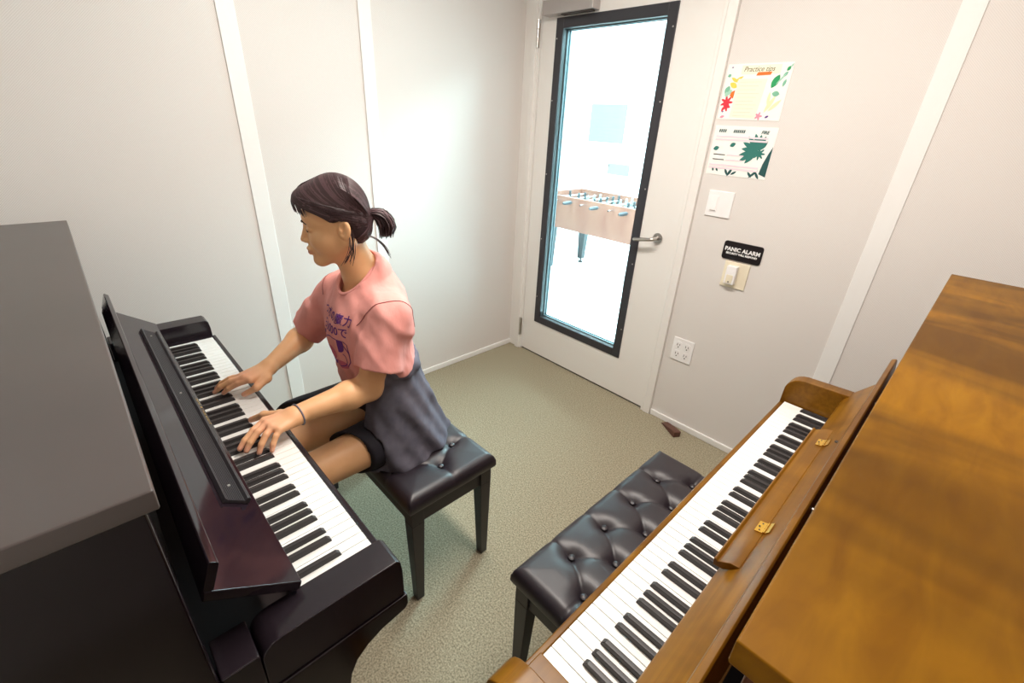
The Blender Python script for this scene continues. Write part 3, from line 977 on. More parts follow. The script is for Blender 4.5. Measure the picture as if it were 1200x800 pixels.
def rcone(p, a, b, ra, rb, sc=None):
    a, b = V(*a), V(*b)
    if sc is not None:
        s = V(*sc)
        p, a, b = p * s, a * s, b * s
    pa, ba = p - a, b - a
    t = np.clip((pa @ ba) / float(ba @ ba), 0, 1)
    return length(pa - t[:, None] * ba) - (ra + (rb - ra) * t)


def chain(p, pts, rs, k=0.01):
    d = None
    for i in range(len(pts) - 1):
        e = rcone(p, pts[i], pts[i + 1], rs[i], rs[i + 1])
        d = e if d is None else smin(d, e, k)
    return d


def ball(p, c, r):
    return length(p - V(*c)) - r


def ellip(p, c, r, R=None):
    q = p - V(*c)
    if R is not None:
        q = q @ R
    r = V(*r)
    k0 = length(q / r)
    k1 = length(q / (r * r)) + 1e-6
    return k0 * (k0 - 1.0) / k1


def surface_nets(fn, lo, hi, h, name):
    """polygonise fn = 0 on a sparse set of bricks"""
    nb = 8
    lo = np.array(lo, float)
    nbr = np.ceil((np.array(hi) - lo) / (nb * h)).astype(int)
    N = nbr * nb + 2
    ib = np.stack(np.meshgrid(*[np.arange(n) for n in nbr], indexing='ij'), -1).reshape(-1, 3)
    cen = (lo + (ib + 0.5) * nb * h).astype(f32)
    keep = np.abs(fn(cen)) < nb * h * 0.9 + 0.012
    ib = ib[keep]
    off = np.stack(np.meshgrid(*[np.arange(nb + 1)] * 3, indexing='ij'), -1)
    idx = ib[:, None, None, None, :] * nb + off[None]
    P = (lo + idx.reshape(-1, 3) * h).astype(f32)
    vals = np.empty(len(P), f32)
    for s in range(0, len(P), 400000):
        vals[s:s + 400000] = fn(P[s:s + 400000])
    vals = vals.reshape(len(ib), nb + 1, nb + 1, nb + 1)
    ins = vals < 0
    cs = [(i, j, k) for i in (0, 1) for j in (0, 1) for k in (0, 1)]
    sl = lambda A, c: A[:, c[0]:c[0] + nb, c[1]:c[1] + nb, c[2]:c[2] + nb]
    cnt = sum(sl(ins, c).astype(np.int8) for c in cs)
    act = (cnt > 0) & (cnt < 8)
    bi, ci, cj, ck = np.nonzero(act)
    cell = ib[bi] * nb + np.stack([ci, cj, ck], -1)
    cid = (cell[:, 0] * N[1] + cell[:, 1]) * N[2] + cell[:, 2]
    cv = {c: vals[bi, ci + c[0], cj + c[1], ck + c[2]] for c in cs}
    acc = np.zeros((len(bi), 3))
    n = np.zeros(len(bi))
    for c in cs:
        for ax in range(3):
            if c[ax] == 0:
                e = list(c)
                e[ax] = 1
                e = tuple(e)
                a, b = cv[c], cv[e]
                cross = (a < 0) != (b < 0)
                t = np.where(cross, a / np.where(cross, a - b, 1), 0)
                pos = np.tile(np.array(c, float), (len(bi), 1))
                pos[:, ax] += t
                acc[cross] += pos[cross]
                n += cross
    vert = lo + (cell + acc / n[:, None]) * h
    order = np.argsort(cid)
    sid = cid[order]
    faces = []
    for ax in range(3):
        u, v = [(1, 2), (2, 0), (0, 1)][ax]
        a = ins[:, :nb, :nb, :nb]
        s2 = [slice(0, nb)] * 3
        s2[ax] = slice(1, nb + 1)
        b = ins[(slice(None),) + tuple(s2)]
        eb, ei, ej, ek = np.nonzero(a != b)
        inside_first = a[eb, ei, ej, ek]
        base = ib[eb] * nb + np.stack([ei, ej, ek], -1)
        quad, ok = [], np.ones(len(eb), bool)
        for du, dv in ((-1, -1), (0, -1), (0, 0), (-1, 0)):
            q = base.copy()
            q[:, u] += du
            q[:, v] += dv
            k = (q[:, 0] * N[1] + q[:, 1]) * N[2] + q[:, 2]
            p = np.clip(np.searchsorted(sid, k), 0, len(sid) - 1)
            ok &= sid[p] == k
            quad.append(order[p])
        quad = np.stack(quad, -1)
        quad[~inside_first] = quad[~inside_first][:, ::-1]
        faces.append(quad[ok])
    faces = np.concatenate(faces)
    me = bpy.data.meshes.new(name)
    me.vertices.add(len(vert))
    me.vertices.foreach_set('co', vert.astype(f32).ravel())
    me.loops.add(len(faces) * 4)
    me.loops.foreach_set('vertex_index', faces.astype(np.int32).ravel())
    me.polygons.add(len(faces))
    me.polygons.foreach_set('loop_start', np.arange(0, len(faces) * 4, 4, dtype=np.int32))
    me.polygons.foreach_set('use_smooth', np.ones(len(faces), bool))
    me.update(calc_edges=True)
    me.validate()
    return me, vert


def boxed(p, pts, margin):
    a = np.min(np.array(pts), 0) - margin
    b = np.max(np.array(pts), 0) + margin
    return np.all((p > a.astype(f32)) & (p < b.astype(f32)), -1)


# --- joints (metres, world)
CX = 1.005
HEAD = V(1.012, -1.676, 1.266)
HYAW, HPITCH, HROLL = math.radians(-28), math.radians(7), 0.0
_y = Matrix.Rotation(HYAW, 3, 'Z')
_hf0 = _y @ Vector((0, -1, 0))            # she faces -Y, turned to her right
_hl0 = _y @ Vector((1, 0, 0))             # her left
_p = Matrix.Rotation(HPITCH, 3, _hl0)
_hf, _hu = _p @ _hf0, _p @ Vector((0, 0, 1))
if _hf.z > 0:
    _p = Matrix.Rotation(-HPITCH, 3, _hl0)
    _hf, _hu = _p @ _hf0, _p @ Vector((0, 0, 1))
HR = np.array([list(_hf), list(_hl0), list(_hu)], dtype=f32).T   # columns f, l, u


HSC = V(1.0, 1.0, 0.93)


def to_head(p):
    return ((p - HEAD) @ HR) / HSC


def from_head(q):
    return (np.asarray(q, dtype=f32) * HSC) @ HR.T + HEAD


def head_sdf(p):
    q = to_head(p)
    a = q.copy()
    a[:, 1] = np.abs(a[:, 1])                       # symmetric
    d = ellip(a, (0.003, 0, 0.030), (0.074, 0.074, 0.088))
    d = smin(d, ellip(a, (0.022, 0, -0.030), (0.066, 0.059, 0.084)), 0.028)
    d = smin(d, rcone(a, (-0.012, 0.046, -0.050), (0.062, 0.013, -0.103), 0.021, 0.015), 0.026)   # jaw
    d = smin(d, ball(a, (0.073, 0, -0.104), 0.017), 0.022)                                   # chin
    d = smin(d, ellip(a, (0.043, 0.034, -0.042), (0.030, 0.026, 0.030)), 0.024)                 # cheeks
    d = smin(d, ellip(a, (0.052, 0.0, 0.026), (0.037, 0.056, 0.032)), 0.022)                    # brow, forehead
    d = smax(d, -ellip(a, (0.094, 0.033, -0.002), (0.014, 0.019, 0.009)), 0.012)                # eye hollows
    d = smin(d, ellip(a, (0.0660, 0.032, -0.005), (0.0160, 0.0165, 0.0110)), 0.004)               # lids
    d = smin(d, rcone(a, (0.083, 0, 0.004), (0.1005, 0, -0.038), 0.0062, 0.0088), 0.010)         # nose
    d = smin(d, ellip(a, (0.092, 0.0105, -0.041), (0.010, 0.0072, 0.0068)), 0.006)
    d = smax(d, -ball(a, (0.097, 0.0065, -0.0485), 0.0028), 0.003)                             # nostrils
    d = smin(d, ellip(a, (0.079, 0, -0.068), (0.017, 0.024, 0.018)), 0.014)                     # mouth mound
    lipx = 0.0955 - 6.0 * a[:, 1] ** 2 * 2
    zz = a[:, 2] + 0.004 * (np.abs(a[:, 1]) / 0.022) ** 2
    up = np.sqrt((a[:, 0] - lipx + 0.0005) ** 2 + ((zz + 0.0650) * 1.0) ** 2 + np.maximum(a[:, 1] - 0.017, 0) ** 2) - 0.0052
    low = np.sqrt((a[:, 0] - lipx + 0.002) ** 2 + ((zz + 0.0745) * 1.0) ** 2 + np.maximum(a[:, 1] - 0.014, 0) ** 2) - 0.0058
    d = smin(d, up, 0.004)
    d = smin(d, low, 0.004)
    crease = np.sqrt((a[:, 0] - lipx - 0.004) ** 2 + (zz + 0.0697) ** 2 + np.maximum(a[:, 1] - 0.020, 0) ** 2) - 0.0022
    d = smax(d, -crease, 0.003)
    # ears
    th = 0.35
    ec = V(-0.014, 0.0750, -0.012)
    e = a - ec
    e = e / V(0.86, 0.95, 0.84)
    ex = e[:, 0] * math.cos(0.2) + e[:, 2] * math.sin(0.2)
    ez = -e[:, 0] * math.sin(0.2) + e[:, 2] * math.cos(0.2)
    ey = e[:, 1] + 0.35 * ex
    q2 = np.stack([ex, ey, ez], -1)
    ear = ellip(q2, (0, 0, 0), (0.0195, 0.0105, 0.033))
    ear = smax(ear, -ellip(q2, (0.003, 0.0110, 0.003), (0.0130, 0.0090, 0.0225)), 0.003)
    ear = smin(ear, ellip(q2, (0.010, 0.004, -0.004), (0.0045, 0.005, 0.007)), 0.003)
    ear = smin(ear, rcone(q2, (-0.006, 0.004, -0.014), (-0.004, 0.005, 0.014), 0.0035, 0.003), 0.003)
    d = smin(d, ear, 0.003)
    return d


SH_L, EL_L, WR_L = (1.146, -1.630, 1.018), (1.130, -1.696, 0.800), (1.140, -1.916, 0.805)
SH_R, EL_R, WR_R = (0.850, -1.630, 1.018), (0.715, -1.700, 0.835), (0.845, -1.880, 0.812)
HAND_L = dict(index=[(1.120, -1.982, 0.808), (1.148, -2.054, 0.773)], middle=[(1.142, -1.982, 0.812), (1.166, -2.044, 0.773)],
              ring=[(1.160, -1.976, 0.809), (1.186, -2.022, 0.768)], pinky=[(1.174, -1.964, 0.803), (1.196, -1.996, 0.766)],
              thumb=[(1.108, -1.940, 0.802), (1.072, -1.970, 0.795), (1.038, -1.996, 0.772)])
HAND_R = dict(index=[(0.896, -1.950, 0.814), (0.852, -2.016, 0.773)], middle=[(0.878, -1.960, 0.817), (0.834, -2.034, 0.774)],
              ring=[(0.858, -1.962, 0.813), (0.806, -2.024, 0.770)], pinky=[(0.842, -1.958, 0.806), (0.785, -2.004, 0.766)],
              thumb=[(0.892, -1.905, 0.800), (0.910, -1.940, 0.790), (0.888, -1.972, 0.768)])
ARCH = dict(index=0.007, middle=0.009, ring=0.009, pinky=0.007)
FR = dict(index=0.0080, middle=0.0083, ring=0.0079, pinky=0.0070)


def finger(p, a, b, arch, r):
    a, b = np.array(a), np.array(b)
    j1 = a + (b - a) * 0.42 + np.array([0, 0, arch])
    j2 = a + (b - a) * 0.78 + np.array([0, 0, arch * 0.85])
    return chain(p, [a, j1, j2, b], [r * 1.14, r * 1.06, r * 0.96, r * 0.80], 0.003)


def hand_sdf(p, W, H):
    W = np.array(W)
    d = None
    for nme in ('index', 'middle', 'ring', 'pinky'):
        a = np.array(H[nme][0])
        wr = W + (a - W) * 0.10 + (np.array(H[nme][0]) - np.array(H['middle'][0])) * 0.45
        e = rcone(p, wr, a, 0.0150, 0.0108)
        d = e if d is None else smin(d, e, 0.012)
    t = H['thumb']
    base = W + (np.array(t[0]) - W) * 0.35
    th = chain(p, [base, t[0], t[1], t[2]], [0.0140, 0.0125, 0.0098, 0.0078], 0.008)
    d = smin(d, th, 0.012)
    for nme in ('index', 'middle', 'ring', 'pinky'):
        d = smin(d, finger(p, H[nme][0], H[nme][1], ARCH[nme], FR[nme]), 0.0035)
    return d


def arm_sdf(p, S, E, W):
    E, W = np.array(E), np.array(W)
    mid = E + (W - E) * 0.28
    d = rcone(p, S, E, 0.046, 0.037)
    d = smin(d, chain(p, [E, mid, W], [0.037, 0.0395, 0.0245], 0.02), 0.02)
    return d


HIP_L, KN_L, AN_L = (1.074, -1.545, 0.560), (1.092, -1.960, 0.552), (1.090, -1.880, 0.085)
HIP_R, KN_R, AN_R = (0.920, -1.545, 0.560), (0.885, -1.965, 0.558), (0.930, -1.925, 0.085)


def leg_sdf(p, Hh, K, A):
    K, A = np.array(K), np.array(A)
    d = rcone(p, Hh, K, 0.074, 0.056)
    calf = K + (A - K) * 0.30 + np.array([0, 0.012, 0])
    d = smin(d, chain(p, [K + np.array([0, 0, -0.005]), calf, A], [0.052, 0.052, 0.032], 0.03), 0.03)
    heel = A + np.array([0, 0.035, -0.045])
    toe = A + np.array([0.005, -0.12, -0.055])
    d = smin(d, rcone(p, A + np.array([0, 0.01, -0.02]), toe, 0.034, 0.024), 0.02)
    d = smin(d, ball(p, heel, 0.030), 0.02)
    return d


def torso_sdf(p, grow=0.0):
    s = (0.64, 1, 1)
    d = rcone(p, (CX, -1.535, 0.590), (CX, -1.592, 0.790), 0.100 + grow, 0.071 + grow, s)
    d = smin(d, rcone(p, (CX, -1.592, 0.790), (CX, -1.612, 0.950), 0.071 + grow, 0.084 + grow, s), 0.05)
    d = smin(d, rcone(p, (SH_R[0] + 0.03, -1.622, 1.012), (SH_L[0] - 0.03, -1.622, 1.012), 0.054 + grow, 0.054 + grow), 0.06)
    return d


NECK_A, NECK_B = (CX, -1.612, 1.070), (1.008, -1.652, 1.180)


def neck_sdf(p):
    d = rcone(p, NECK_A, NECK_B, 0.056, 0.048)
    return smin(d, rcone(p, (CX, -1.590, 1.02), (CX, -1.600, 1.085), 0.095, 0.058), 0.04)


def body_fn(p):
    d = np.full(len(p), 0.2, f32)
    groups = [
        ([(CX - 0.2, -1.70, 0.5), (CX + 0.2, -1.45, 1.08)], torso_sdf, 0.03),
        ([NECK_A, NECK_B, (CX, -1.6, 1.0)], neck_sdf, 0.03),
        ([HEAD - 0.11, HEAD + 0.12], head_sdf, 0.022),
        ([SH_L, EL_L, WR_L], lambda q: arm_sdf(q, SH_L, EL_L, WR_L), 0.02),
        ([SH_R, EL_R, WR_R], lambda q: arm_sdf(q, SH_R, EL_R, WR_R), 0.02),
        ([WR_L] + [j for f_ in HAND_L.values() for j in f_], lambda q: hand_sdf(q, WR_L, HAND_L), 0.014),
        ([WR_R] + [j for f_ in HAND_R.values() for j in f_], lambda q: hand_sdf(q, WR_R, HAND_R), 0.014),
        ([HIP_L, KN_L, AN_L, (1.1, -2.02, 0.0)], lambda q: leg_sdf(q, HIP_L, KN_L, AN_L), 0.02),
        ([HIP_R, KN_R, AN_R, (0.93, -2.1, 0.0)], lambda q: leg_sdf(q, HIP_R, KN_R, AN_R), 0.02),
    ]
    for pts, fn, k in groups:
        mk = boxed(p, pts, 0.14)
        if mk.any():
            d[mk] = smin(d[mk], fn(p[mk]), k)
    return d


def skin_material():
    mt = mat('skin', lin(222, 170, 134), 0.46, spec=0.4, sss=0.06)
    nt = mt.node_tree
    b = nt.nodes['Principled BSDF']
    at = nt.nodes.new('ShaderNodeAttribute')
    at.attribute_name = 'tint'
    tc = nt.nodes.new('ShaderNodeTexCoord')
    n = nt.nodes.new('ShaderNodeTexNoise')
    n.inputs['Scale'].default_value = 22
    n.inputs['Detail'].default_value = 5
    nt.links.new(tc.outputs['Object'], n.inputs['Vector'])
    mr = nt.nodes.new('ShaderNodeMapRange')
    mr.inputs[1].default_value, mr.inputs[2].default_value = 0.35, 0.7
    mr.inputs[3].default_value, mr.inputs[4].default_value = 0.0, 0.5
    nt.links.new(n.outputs['Fac'], mr.inputs[0])
    m1 = nt.nodes.new('ShaderNodeMix')
    m1.data_type = 'RGBA'
    nt.links.new(mr.outputs[0], m1.inputs[0])
    m1.inputs[6].default_value = lin(234, 182, 134)
    m1.inputs[7].default_value = lin(226, 168, 118)
    sp = nt.nodes.new('ShaderNodeSeparateColor')
    nt.links.new(at.outputs['Color'], sp.inputs[0])
    m2 = nt.nodes.new('ShaderNodeMix')
    m2.data_type = 'RGBA'
    nt.links.new(sp.outputs[0], m2.inputs[0])
    nt.links.new(m1.outputs[2], m2.inputs[6])
    m2.inputs[7].default_value = lin(168, 68, 66)
    m3 = nt.nodes.new('ShaderNodeMix')
    m3.data_type = 'RGBA'
    nt.links.new(sp.outputs[1], m3.inputs[0])
    nt.links.new(m2.outputs[2], m3.inputs[6])
    m3.inputs[7].default_value = lin(236, 168, 146)
    nt.links.new(m3.outputs[2], b.inputs['Base Color'])
    return mt


M['skin'] = skin_material()
M['hair'] = mat('dark_hair', lin(62, 46, 48), 0.5, spec=0.35)
M['hair_base'] = mat('dark_hair_base', lin(50, 36, 38), 0.62, spec=0.25)
M['hair_b'] = mat('dark_hair_sheen', lin(90, 68, 72), 0.5, spec=0.35)
M['brow'] = mat('eyebrow_hair', lin(70, 46, 40), 0.7)
M['shirt'] = mat('pink_cotton', lin(233, 158, 150), 0.85, spec=0.2, noise=((14, 14, 14), lin(240, 168, 160), 0.3, 0.7), bump=((55, 55, 30), 0.35, 0.004))
M['seam'] = mat('shirt_seam', lin(150, 78, 78), 0.9)
M['purple'] = mat('purple_print', lin(98, 44, 128), 0.8)
M['print_pink'] = mat('rose_print', lin(206, 104, 128), 0.8)
M['grey_cloth'] = mat('grey_flannel', lin(96, 95, 108), 0.92, spec=0.15, noise=((30, 30, 30), lin(112, 110, 122), 0.3, 0.7), bump=((45, 45, 25), 0.2, 0.004))
M['shorts'] = mat('black_shorts', lin(38, 36, 44), 0.75, spec=0.3)
M['stripe'] = mat('grey_trim', lin(96, 94, 104), 0.8)
M['shoe'] = mat('dark_shoe', lin(46, 44, 50), 0.6)
M['bracelet'] = mat('silver_bracelet', lin(140, 140, 158), 0.35, metal=0.6)
ROOT = Vector((CX, -1.53, 0.0))


def person_mesh(fn, lo, hi, h, name, mtl):
    me, vert = surface_nets(fn, lo, hi, h, name)
    me.materials.append(mtl)
    me.transform(Matrix.Translation(-ROOT))
    return me, vert


me, vert = person_mesh(body_fn, (0.62, -2.16, -0.02), (1.32, -1.36, 1.42), 0.0026, 'person', M['skin'])
# real colour differences of skin: lips (R), warmer fingertips, ear rims and nose tip (G)
tint = np.zeros((len(vert), 4), f32)
tint[:, 3] = 1
q = to_head(vert.astype(f32))
lipm = np.exp(-(((q[:, 2] + 0.0695 + 0.004 * (q[:, 1] / 0.022) ** 2) / 0.0075) ** 4)) * np.exp(-(q[:, 1] / 0.0215) ** 4) * (q[:, 0] > 0.078)
tint[:, 0] = lipm
warm = np.zeros(len(vert), f32)
for Hn in (HAND_L, HAND_R):
    for f_ in Hn.values():
        warm = np.maximum(warm, np.exp(-(length(vert.astype(f32) - V(*f_[-1])) / 0.018) ** 2))
    warm = np.maximum(warm, 0.6 * np.exp(-(length(vert.astype(f32) - V(*Hn['middle'][0])) / 0.05) ** 2))
tint[:, 1] = warm * 0.8
ca = me.color_attributes.new('tint', 'FLOAT_COLOR', 'POINT')
ca.data.foreach_set('color', tint.ravel())
person = obj('person', me)
person.location = ROOT
tag(person, 'person in pink shirt seated at black piano, hands on keys, dark ponytail', 'person')


# --- clothes


def wrinkle(p, amp, seeds, kz=9.0, kxy=24.0, n=6):
    """soft creases: sharp-topped ridges running mostly along the drape"""
    d = np.zeros(len(p), f32)
    rng = np.random.RandomState(seeds)
    for i in range(n):
        k = rng.normal(size=3) * np.array([kxy, kxy, kz])
        ph = rng.uniform(0, 6.28, 2)
        k2 = rng.normal(size=3) * 11
        k3 = rng.normal(size=3) * 5
        s = np.abs(np.sin(p @ k.astype(f32) + ph[0] + 1.3 * np.sin(p @ k2.astype(f32) + ph[1])))
        msk = 0.5 + 0.5 * np.sin(p @ k3.astype(f32) + ph[1] * 2)
        d -= (((1 - s * s) ** 2.0) * msk).astype(f32)
    return d * amp


def plane(p, c, n):
    n = np.array(n, float)
    n /= np.linalg.norm(n)
    return (p - V(*c)) @ n.astype(f32)


SL_L0, SL_L1 = (1.136, -1.628, 1.014), (1.150, -1.672, 0.880)
SL_R0, SL_R1 = (0.860, -1.626, 1.014), (0.742, -1.697, 0.872)


def sleeve(p, a, b, r0, r1):
    a, b = np.array(a), np.array(b)
    ax = (b - a) / np.linalg.norm(b - a)
    far = b + ax * 0.10
    outer = rcone(p, a, b + ax * 0.02, r0, r1)
    d = outer
    # hem: cut, and hollow from below
    d = smax(d, plane(p, b, ax), 0.004)
    inner = rcone(p, b - ax * 0.05, far, r1 - 0.010, r1 - 0.002)
    return smax(d, -inner, 0.003)


def shirt_fn(p):
    pw = p
    wv = wrinkle(p, 0.0038, 11) + wrinkle(p, 0.0020, 31, 34, 44, 5)
    d = torso_sdf(p, 0.011)
    # looser drape at the front and the waist
    d = smin(d, rcone(p, (CX, -1.610, 0.74), (CX, -1.635, 0.93), 0.080, 0.088, (0.68, 1, 1)), 0.05)
    d = smin(d, rcone(p, (CX, -1.598, 1.03), (CX, -1.610, 1.098), 0.098, 0.068), 0.045)
    d = smax(d, (0.836 - 1.9 * np.clip(-1.635 - p[:, 1], 0, 0.08)) - p[:, 2], 0.008)      # hem
    sl = sleeve(p, SL_L0, SL_L1, 0.056, 0.059)
    d = smin(d, sl, 0.016)
    d = smin(d, sleeve(p, SL_R0, SL_R1, 0.058, 0.060), 0.016)
    d = d + wv
    # neck opening
    nk = rcone(p, (CX, -1.632, 1.066), (CX + 0.004, -1.668, 1.200), 0.062, 0.072)
    d = smax(d, -nk, 0.006)
    return d


me, _ = person_mesh(shirt_fn, (0.64, -1.86, 0.55), (1.30, -1.38, 1.16), 0.0034, 't_shirt', M['shirt'])
shirt = obj('t_shirt', me, person)
shirt['label'] = 'pink cotton t-shirt with purple print'

# rib collar
ring = []
for i in range(40):
    t_ = 2 * PI * i / 40
    ring.append((t_,))
from mathutils.bvhtree import BVHTree


def bvh_of(o):
    return BVHTree.FromPolygons([v.co for v in o.data.vertices], [tuple(pl.vertices) for pl in o.data.polygons])


SB = bvh_of(shirt)


def hit(world_from, direction, dist=1.0, tree=None):
    r = (tree or SB).ray_cast(Vector(world_from) - ROOT, Vector(direction).normalized(), dist)
    return (r[0], r[1]) if r[0] is not None else (None, None)


# seams where the sleeves are set in
for side_, c0, ax_ in (('l', (1.134, -1.626, 1.000), (1.0, -0.25, -0.55)), ('r', (0.866, -1.624, 1.000), (-1.0, -0.35, -0.50))):
    axv = Vector(ax_).normalized()
    e1 = axv.cross(Vector((0, 1, 0))).normalized()
    e2 = axv.cross(e1)
    pts = []
    for i in range(48):
        a_ = 2 * PI * i / 48
        dv = e1 * math.cos(a_) + e2 * math.sin(a_)
        if (dv.x if side_ == 'l' else -dv.x) < -0.25:
            continue
        h_, n_ = hit(Vector(c0) + dv * 0.2, -dv, 0.2)
        if h_ is not None and (h_ + ROOT - Vector(c0)).length < 0.11:
            pts.append((a_, h_ + n_ * 0.0006))
    # keep the longest run
    if len(pts) > 6:
        runs, cur = [], [pts[0]]
        for q_ in pts[1:]:
            if q_[0] - cur[-1][0] < 0.30:
                cur.append(q_)
            else:
                runs.append(cur)
                cur = [q_]
        runs.append(cur)
        if len(runs) > 1 and runs[0][0][0] < 0.2 and runs[-1][-1][0] > 6.0:
            runs[0] = runs.pop() + runs[0]
        best = max(runs, key=len)
        MB().tube([q_[1] for q_ in best], 0.0012, 6).build('seam', M['seam'], shirt, smooth=True)
# collar band: follow the neck opening
pts = []
for i in range(56):
    a_ = 2 * PI * i / 56
    best = None
    for el in np.linspace(0.0, 1.2, 40):
        dv = Vector((math.cos(a_) * math.cos(el), math.sin(a_) * math.cos(el), -math.sin(el)))
        h_, n_ = hit(Vector((CX, -1.650, 1.150)), dv, 0.13)
        if h_ is not None:
            best = h_
            break
    if best is not None:
        pts.append(best)
if len(pts) > 30:
    for _ in range(3):
        pts = [sum((pts[(i + k) % len(pts)] for k in range(-4, 5)), Vector()) / 9 for i in range(len(pts))]
    MB().tube(pts + [pts[0], pts[1]], 0.0052, 8, cap=False).build('collar', M['shirt'], shirt, smooth=True)


def print_on_shirt(name, me, centre, right, up, fwd, material, lift=0.0012):
    """lay flat XY artwork on the shirt front, point by point along fwd"""
    centre, right, up, fwd = Vector(centre), Vector(right).normalized(), Vector(up).normalized(), Vector(fwd).normalized()
    bm = bmesh.new()
    bm.from_mesh(me)
    bmesh.ops.triangulate(bm, faces=bm.faces)
    for _ in range(2):
        es = [e for e in bm.edges if e.calc_length() > 0.008]
        if es:
            bmesh.ops.subdivide_edges(bm, edges=es, cuts=1)
            bmesh.ops.triangulate(bm, faces=bm.faces)
    for v in bm.verts:
        src = centre + right * v.co.x + up * v.co.y - fwd * 0.4
        h_, n_ = hit(src, fwd, 0.6)
        v.co = (h_ + n_ * lift) if h_ is not None else (src + fwd * 0.4 - ROOT)
    bm.to_mesh(me)
    bm.free()
    me.materials.clear()
    me.materials.append(material)
    return obj(name, me, shirt)


def flat(shapes):
    mb = MB()
    for s in shapes:
        mb.add([(x, y, 0) for x, y in s], [tuple(range(len(s)))])
    m_ = bpy.data.meshes.new('print')
    m_.from_pydata(mb.v, [], mb.f)
    return m_


PC = (CX + 0.012, -1.70, 1.000)
PRGT, PUP, PFWD = (1, 0, 0), (0, 0, 1), (0, 1, 0)
for body_, dz_, sz_ in (('つボの魔力', 0.0, 0.033), ('ら3000で', -0.036, 0.034)):
    tm = text_mesh(body_, sz_, bold=0.0004)
    print_on_shirt('printed_lettering', tm, (PC[0], PC[1], PC[2] + dz_), PRGT, PUP, PFWD, M['purple'])


def blobpts(cx, cy, rx, ry, a0=0, a1=2 * PI, n=20):
    return [(cx + rx * math.cos(a0 + (a1 - a0) * i / n), cy + ry * math.sin(a0 + (a1 - a0) * i / n)) for i in range(n + (0 if abs(a1 - a0 - 2 * PI) < 1e-6 else 1))]


print_on_shirt('printed_shape', flat([blobpts(0.022, -0.066, 0.024, 0.040, -1.75, 0.1) + [(0.022, -0.062)], blobpts(-0.040, -0.150, 0.030, 0.016), blobpts(-0.052, -0.060, 0.008, 0.006)]), PC, PRGT, PUP, PFWD, M['purple'])


def stroke(pts, wdt):
    out = []
    for sgn in (1, -1):
        side = []
        for i in range(len(pts)):
            a, b = Vector(pts[max(i - 1, 0)]), Vector(pts[min(i + 1, len(pts) - 1)])
            t_ = (b - a).normalized()
            side.append((pts[i][0] - t_.y * wdt * sgn / 2, pts[i][1] + t_.x * wdt * sgn / 2))
        out += side if sgn > 0 else side[::-1]
    return out


arc = lambda cx, cy, rx, ry, a0, a1, n=16: [(cx + rx * math.cos(a0 + (a1 - a0) * i / n), cy + ry * math.sin(a0 + (a1 - a0) * i / n)) for i in range(n + 1)]
print_on_shirt('printed_outline', flat([stroke(arc(0.0, -0.115, 0.060, 0.056, 0.3, 3.3), 0.003), stroke(arc(0.010, -0.130, 0.034, 0.026, -2.6, 0.9), 0.003),
                                        stroke([(0.048, -0.062), (0.060, -0.070), (0.058, -0.130), (0.044, -0.150)], 0.003), stroke(arc(-0.020, -0.120, 0.030, 0.030, 2.0, 5.4), 0.003)]),
               PC, PRGT, PUP, PFWD, M['purple'])
print_on_shirt('printed_shape', flat([blobpts(-0.022, -0.118, 0.026, 0.024), blobpts(0.016, -0.150, 0.030, 0.014)]), PC, PRGT, PUP, PFWD, M['print_pink'], 0.0008)


def shorts_fn(p):
    d = rcone(p, (CX, -1.540, 0.580), (CX, -1.575, 0.70), 0.100, 0.088, (0.64, 1, 1))
    L1 = (1.090, -1.82, 0.556)
    e = rcone(p, HIP_L, L1, 0.080, 0.0765)
    ax = np.array([0.25, -1.0, 0.05])
    ax /= np.linalg.norm(ax)
    e = smax(e, plane(p, (1.090, -1.752, 0.56), (0.50, -1.0, 0.0)), 0.004)
    e = smax(e, -rcone(p, (1.08, -1.70, 0.56), (1.09, -1.9, 0.556), 0.071, 0.070), 0.002)
    d = smin(d, e, 0.03)
    R1 = (0.895, -1.86, 0.575)
    e = smin(rcone(p, (0.925, -1.55, 0.575), R1, 0.086, 0.082), rcone(p, (0.915, -1.62, 0.612), (0.870, -1.84, 0.602), 0.092, 0.070), 0.03)
    e = smax(e, plane(p, (0.860, -1.800, 0.58), (0.95, -0.55, -0.25)), 0.006)
    e = smax(e, -rcone(p, (0.895, -1.80, 0.56), (0.885, -1.99, 0.56), 0.066, 0.064), 0.003)
    d = smin(d, e, 0.02)
    d = smax(d, p[:, 2] - 0.735, 0.01)
    return d + wrinkle(p, 0.0030, 5)


me, _ = person_mesh(shorts_fn, (0.74, -1.98, 0.42), (1.26, -1.38, 0.78), 0.0036, 'shorts', M['shorts'])
shorts = obj('shorts', me, person)

# flannel shirt tied round the waist, falling over the bench


